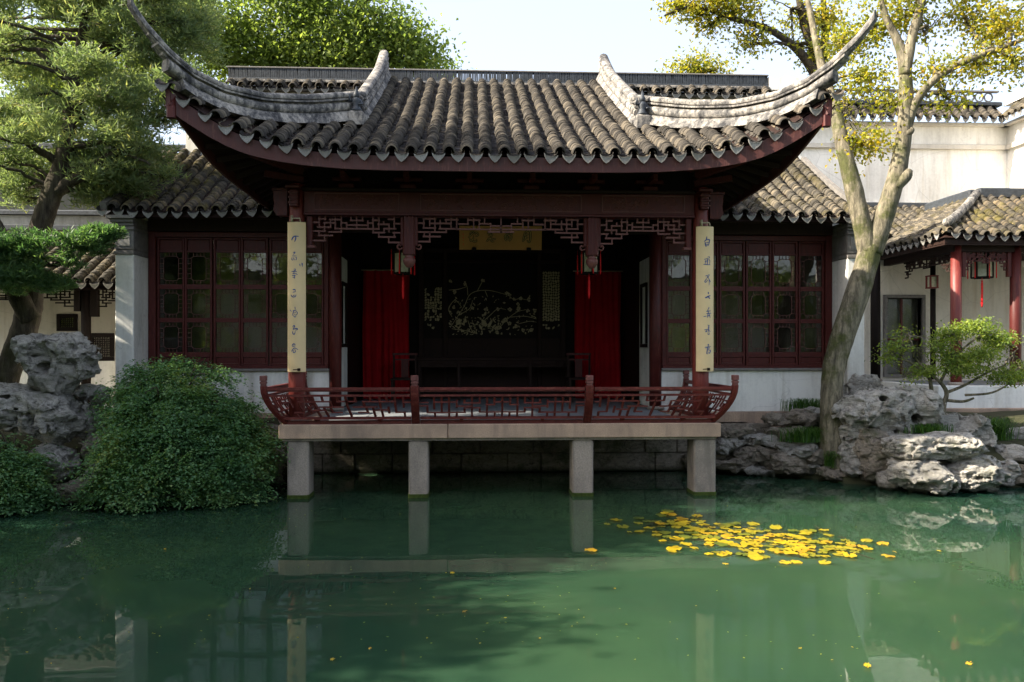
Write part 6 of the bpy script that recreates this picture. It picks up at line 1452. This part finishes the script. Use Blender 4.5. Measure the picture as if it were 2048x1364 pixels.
for i, (px_, sc_) in enumerate([((-1.289,5.283,0),0.5),((-0.572,7.285,0),0.6),((-0.448,6.212,0),0.5),((1.323,8.826,0),0.75),((2.1,5.025,0),0.7),((2.759,5.027,0),0.6),((4.219,7.853,0),0.6),((1.952,7.471,0),0.5),((-1.073,5.465,0),0.25),((-1.276,9.919,0),0.25),((0.075,5.599,0),0.2),((-2.245,6.878,0),0.25),((-0.339,5.523,0),0.2),((0.794,6.736,0),0.2),((-3.467,8.293,0),0.35),((-1.896,9.658,0),0.25),((1.791,5.331,0),0.2),((3.763,7.835,0),0.5)]):
    ob = bpy.data.objects.new('fallen_leaf', LM[4+i%3]); COL.objects.link(ob); ob.location = (px_[0],px_[1],0.008); ob.rotation_euler = (0.03,0.02,random.uniform(0,6.28)); ob.scale = (sc_*0.8,sc_*0.5,1)
    tag(ob, 'small yellow leaf floating alone, %s from the left among the stray pond leaves' % ORD[i], 'leaf', 'stray leaves on the water')
n = 420; sp = np.stack([RNG.uniform(-6.5,7.0,n), RNG.uniform(4.2,11.2,n), np.full(n,0.004)],-1)
sp[:260] = sp[RNG.integers(0,14,260)+300] + RNG.normal(0,1,(260,3))*np.array([0.5,0.28,0])
v, fc_, rn = leaf_mesh(sp, 0.020, 0.012, 6.0, np.stack([RNG.normal(0,1,n),RNG.normal(0,1,n),np.zeros(n)],-1)); v[:,2] = 0.003+0.004*RNG.random(len(v))
tag(np_obj('floating_debris', v, fc_, M_AUTUMN, None, False, rn), 'tiny bits of leaf and dust drifting on the pond', 'debris', kind='stuff')

# ================================================================ THE OPPOSITE BANK behind the viewer (seen only in the window glass)
fw = thing('far_bank_wall', 'white garden wall across the pond mirrored in the windows', 'wall', (0,-9,0.4))
MB().box(-26,26,-9.2,-9.0,0.2,5.2).build('wall', M_WHITE2, fw); MB().cbox(-26,26,-9.4,-8.8,5.202,5.45,0.03).build('coping', M_SLATE, fw)
pads = []
for x in range(-24, 25, 4):
    if abs(x) < 2: continue
    pads += [(x+RNG.normal(0,1.2), -6.5+RNG.normal(0,0.8), 4.6+RNG.normal(0,1.6), 1.5, 1.1, 1.1) for _ in range(7)]
fc, _ = crown(None, pads, 3800, 14, 0.3, 0.24, 0.15, M_BROAD, 'far_bank_foliage', gap=0.0, gs=0.55)
tag(fc, 'belt of foliage on the bank across the pond mirrored in the windows', 'foliage', kind='stuff')
# trees on the left bank, out of the frame, whose shade lies on the water
for i, (x, y_, h_, lab) in enumerate(((-9.8,3.6,6.1,'shade tree on the left bank nearest the viewer'),(-9.9,5.5,7.6,'shade tree on the left bank, second from the viewer'),(-9.8,7.4,9.3,'shade tree on the left bank, third from the viewer'),(-10.2,9.3,12.2,'tall shade tree on the left bank, fourth from the viewer'),(-10.0,11.4,5.6,'lower shade tree on the left bank nearest the corridor'))):
    pads = [(x+RNG.normal(0,0.7), y_+RNG.normal(0,0.6), 1.8+RNG.random()**0.8*(h_-2.6), 0.95, 0.9, 0.75) for _ in range(18)]
    tree('bank_tree', lab, (x,y_,0.4), [([(x,y_,0.2),(x+0.1,y_,1.6),(x-0.1,y_,h_*0.6),(x,y_,h_*0.85)],[0.2,0.17,0.13,0.06])], pads, M_BROAD, M_BARKD, 1000, 24, 0.27, 0.16, 0.10, 0.035)['group'] = 'shade trees on the left bank'
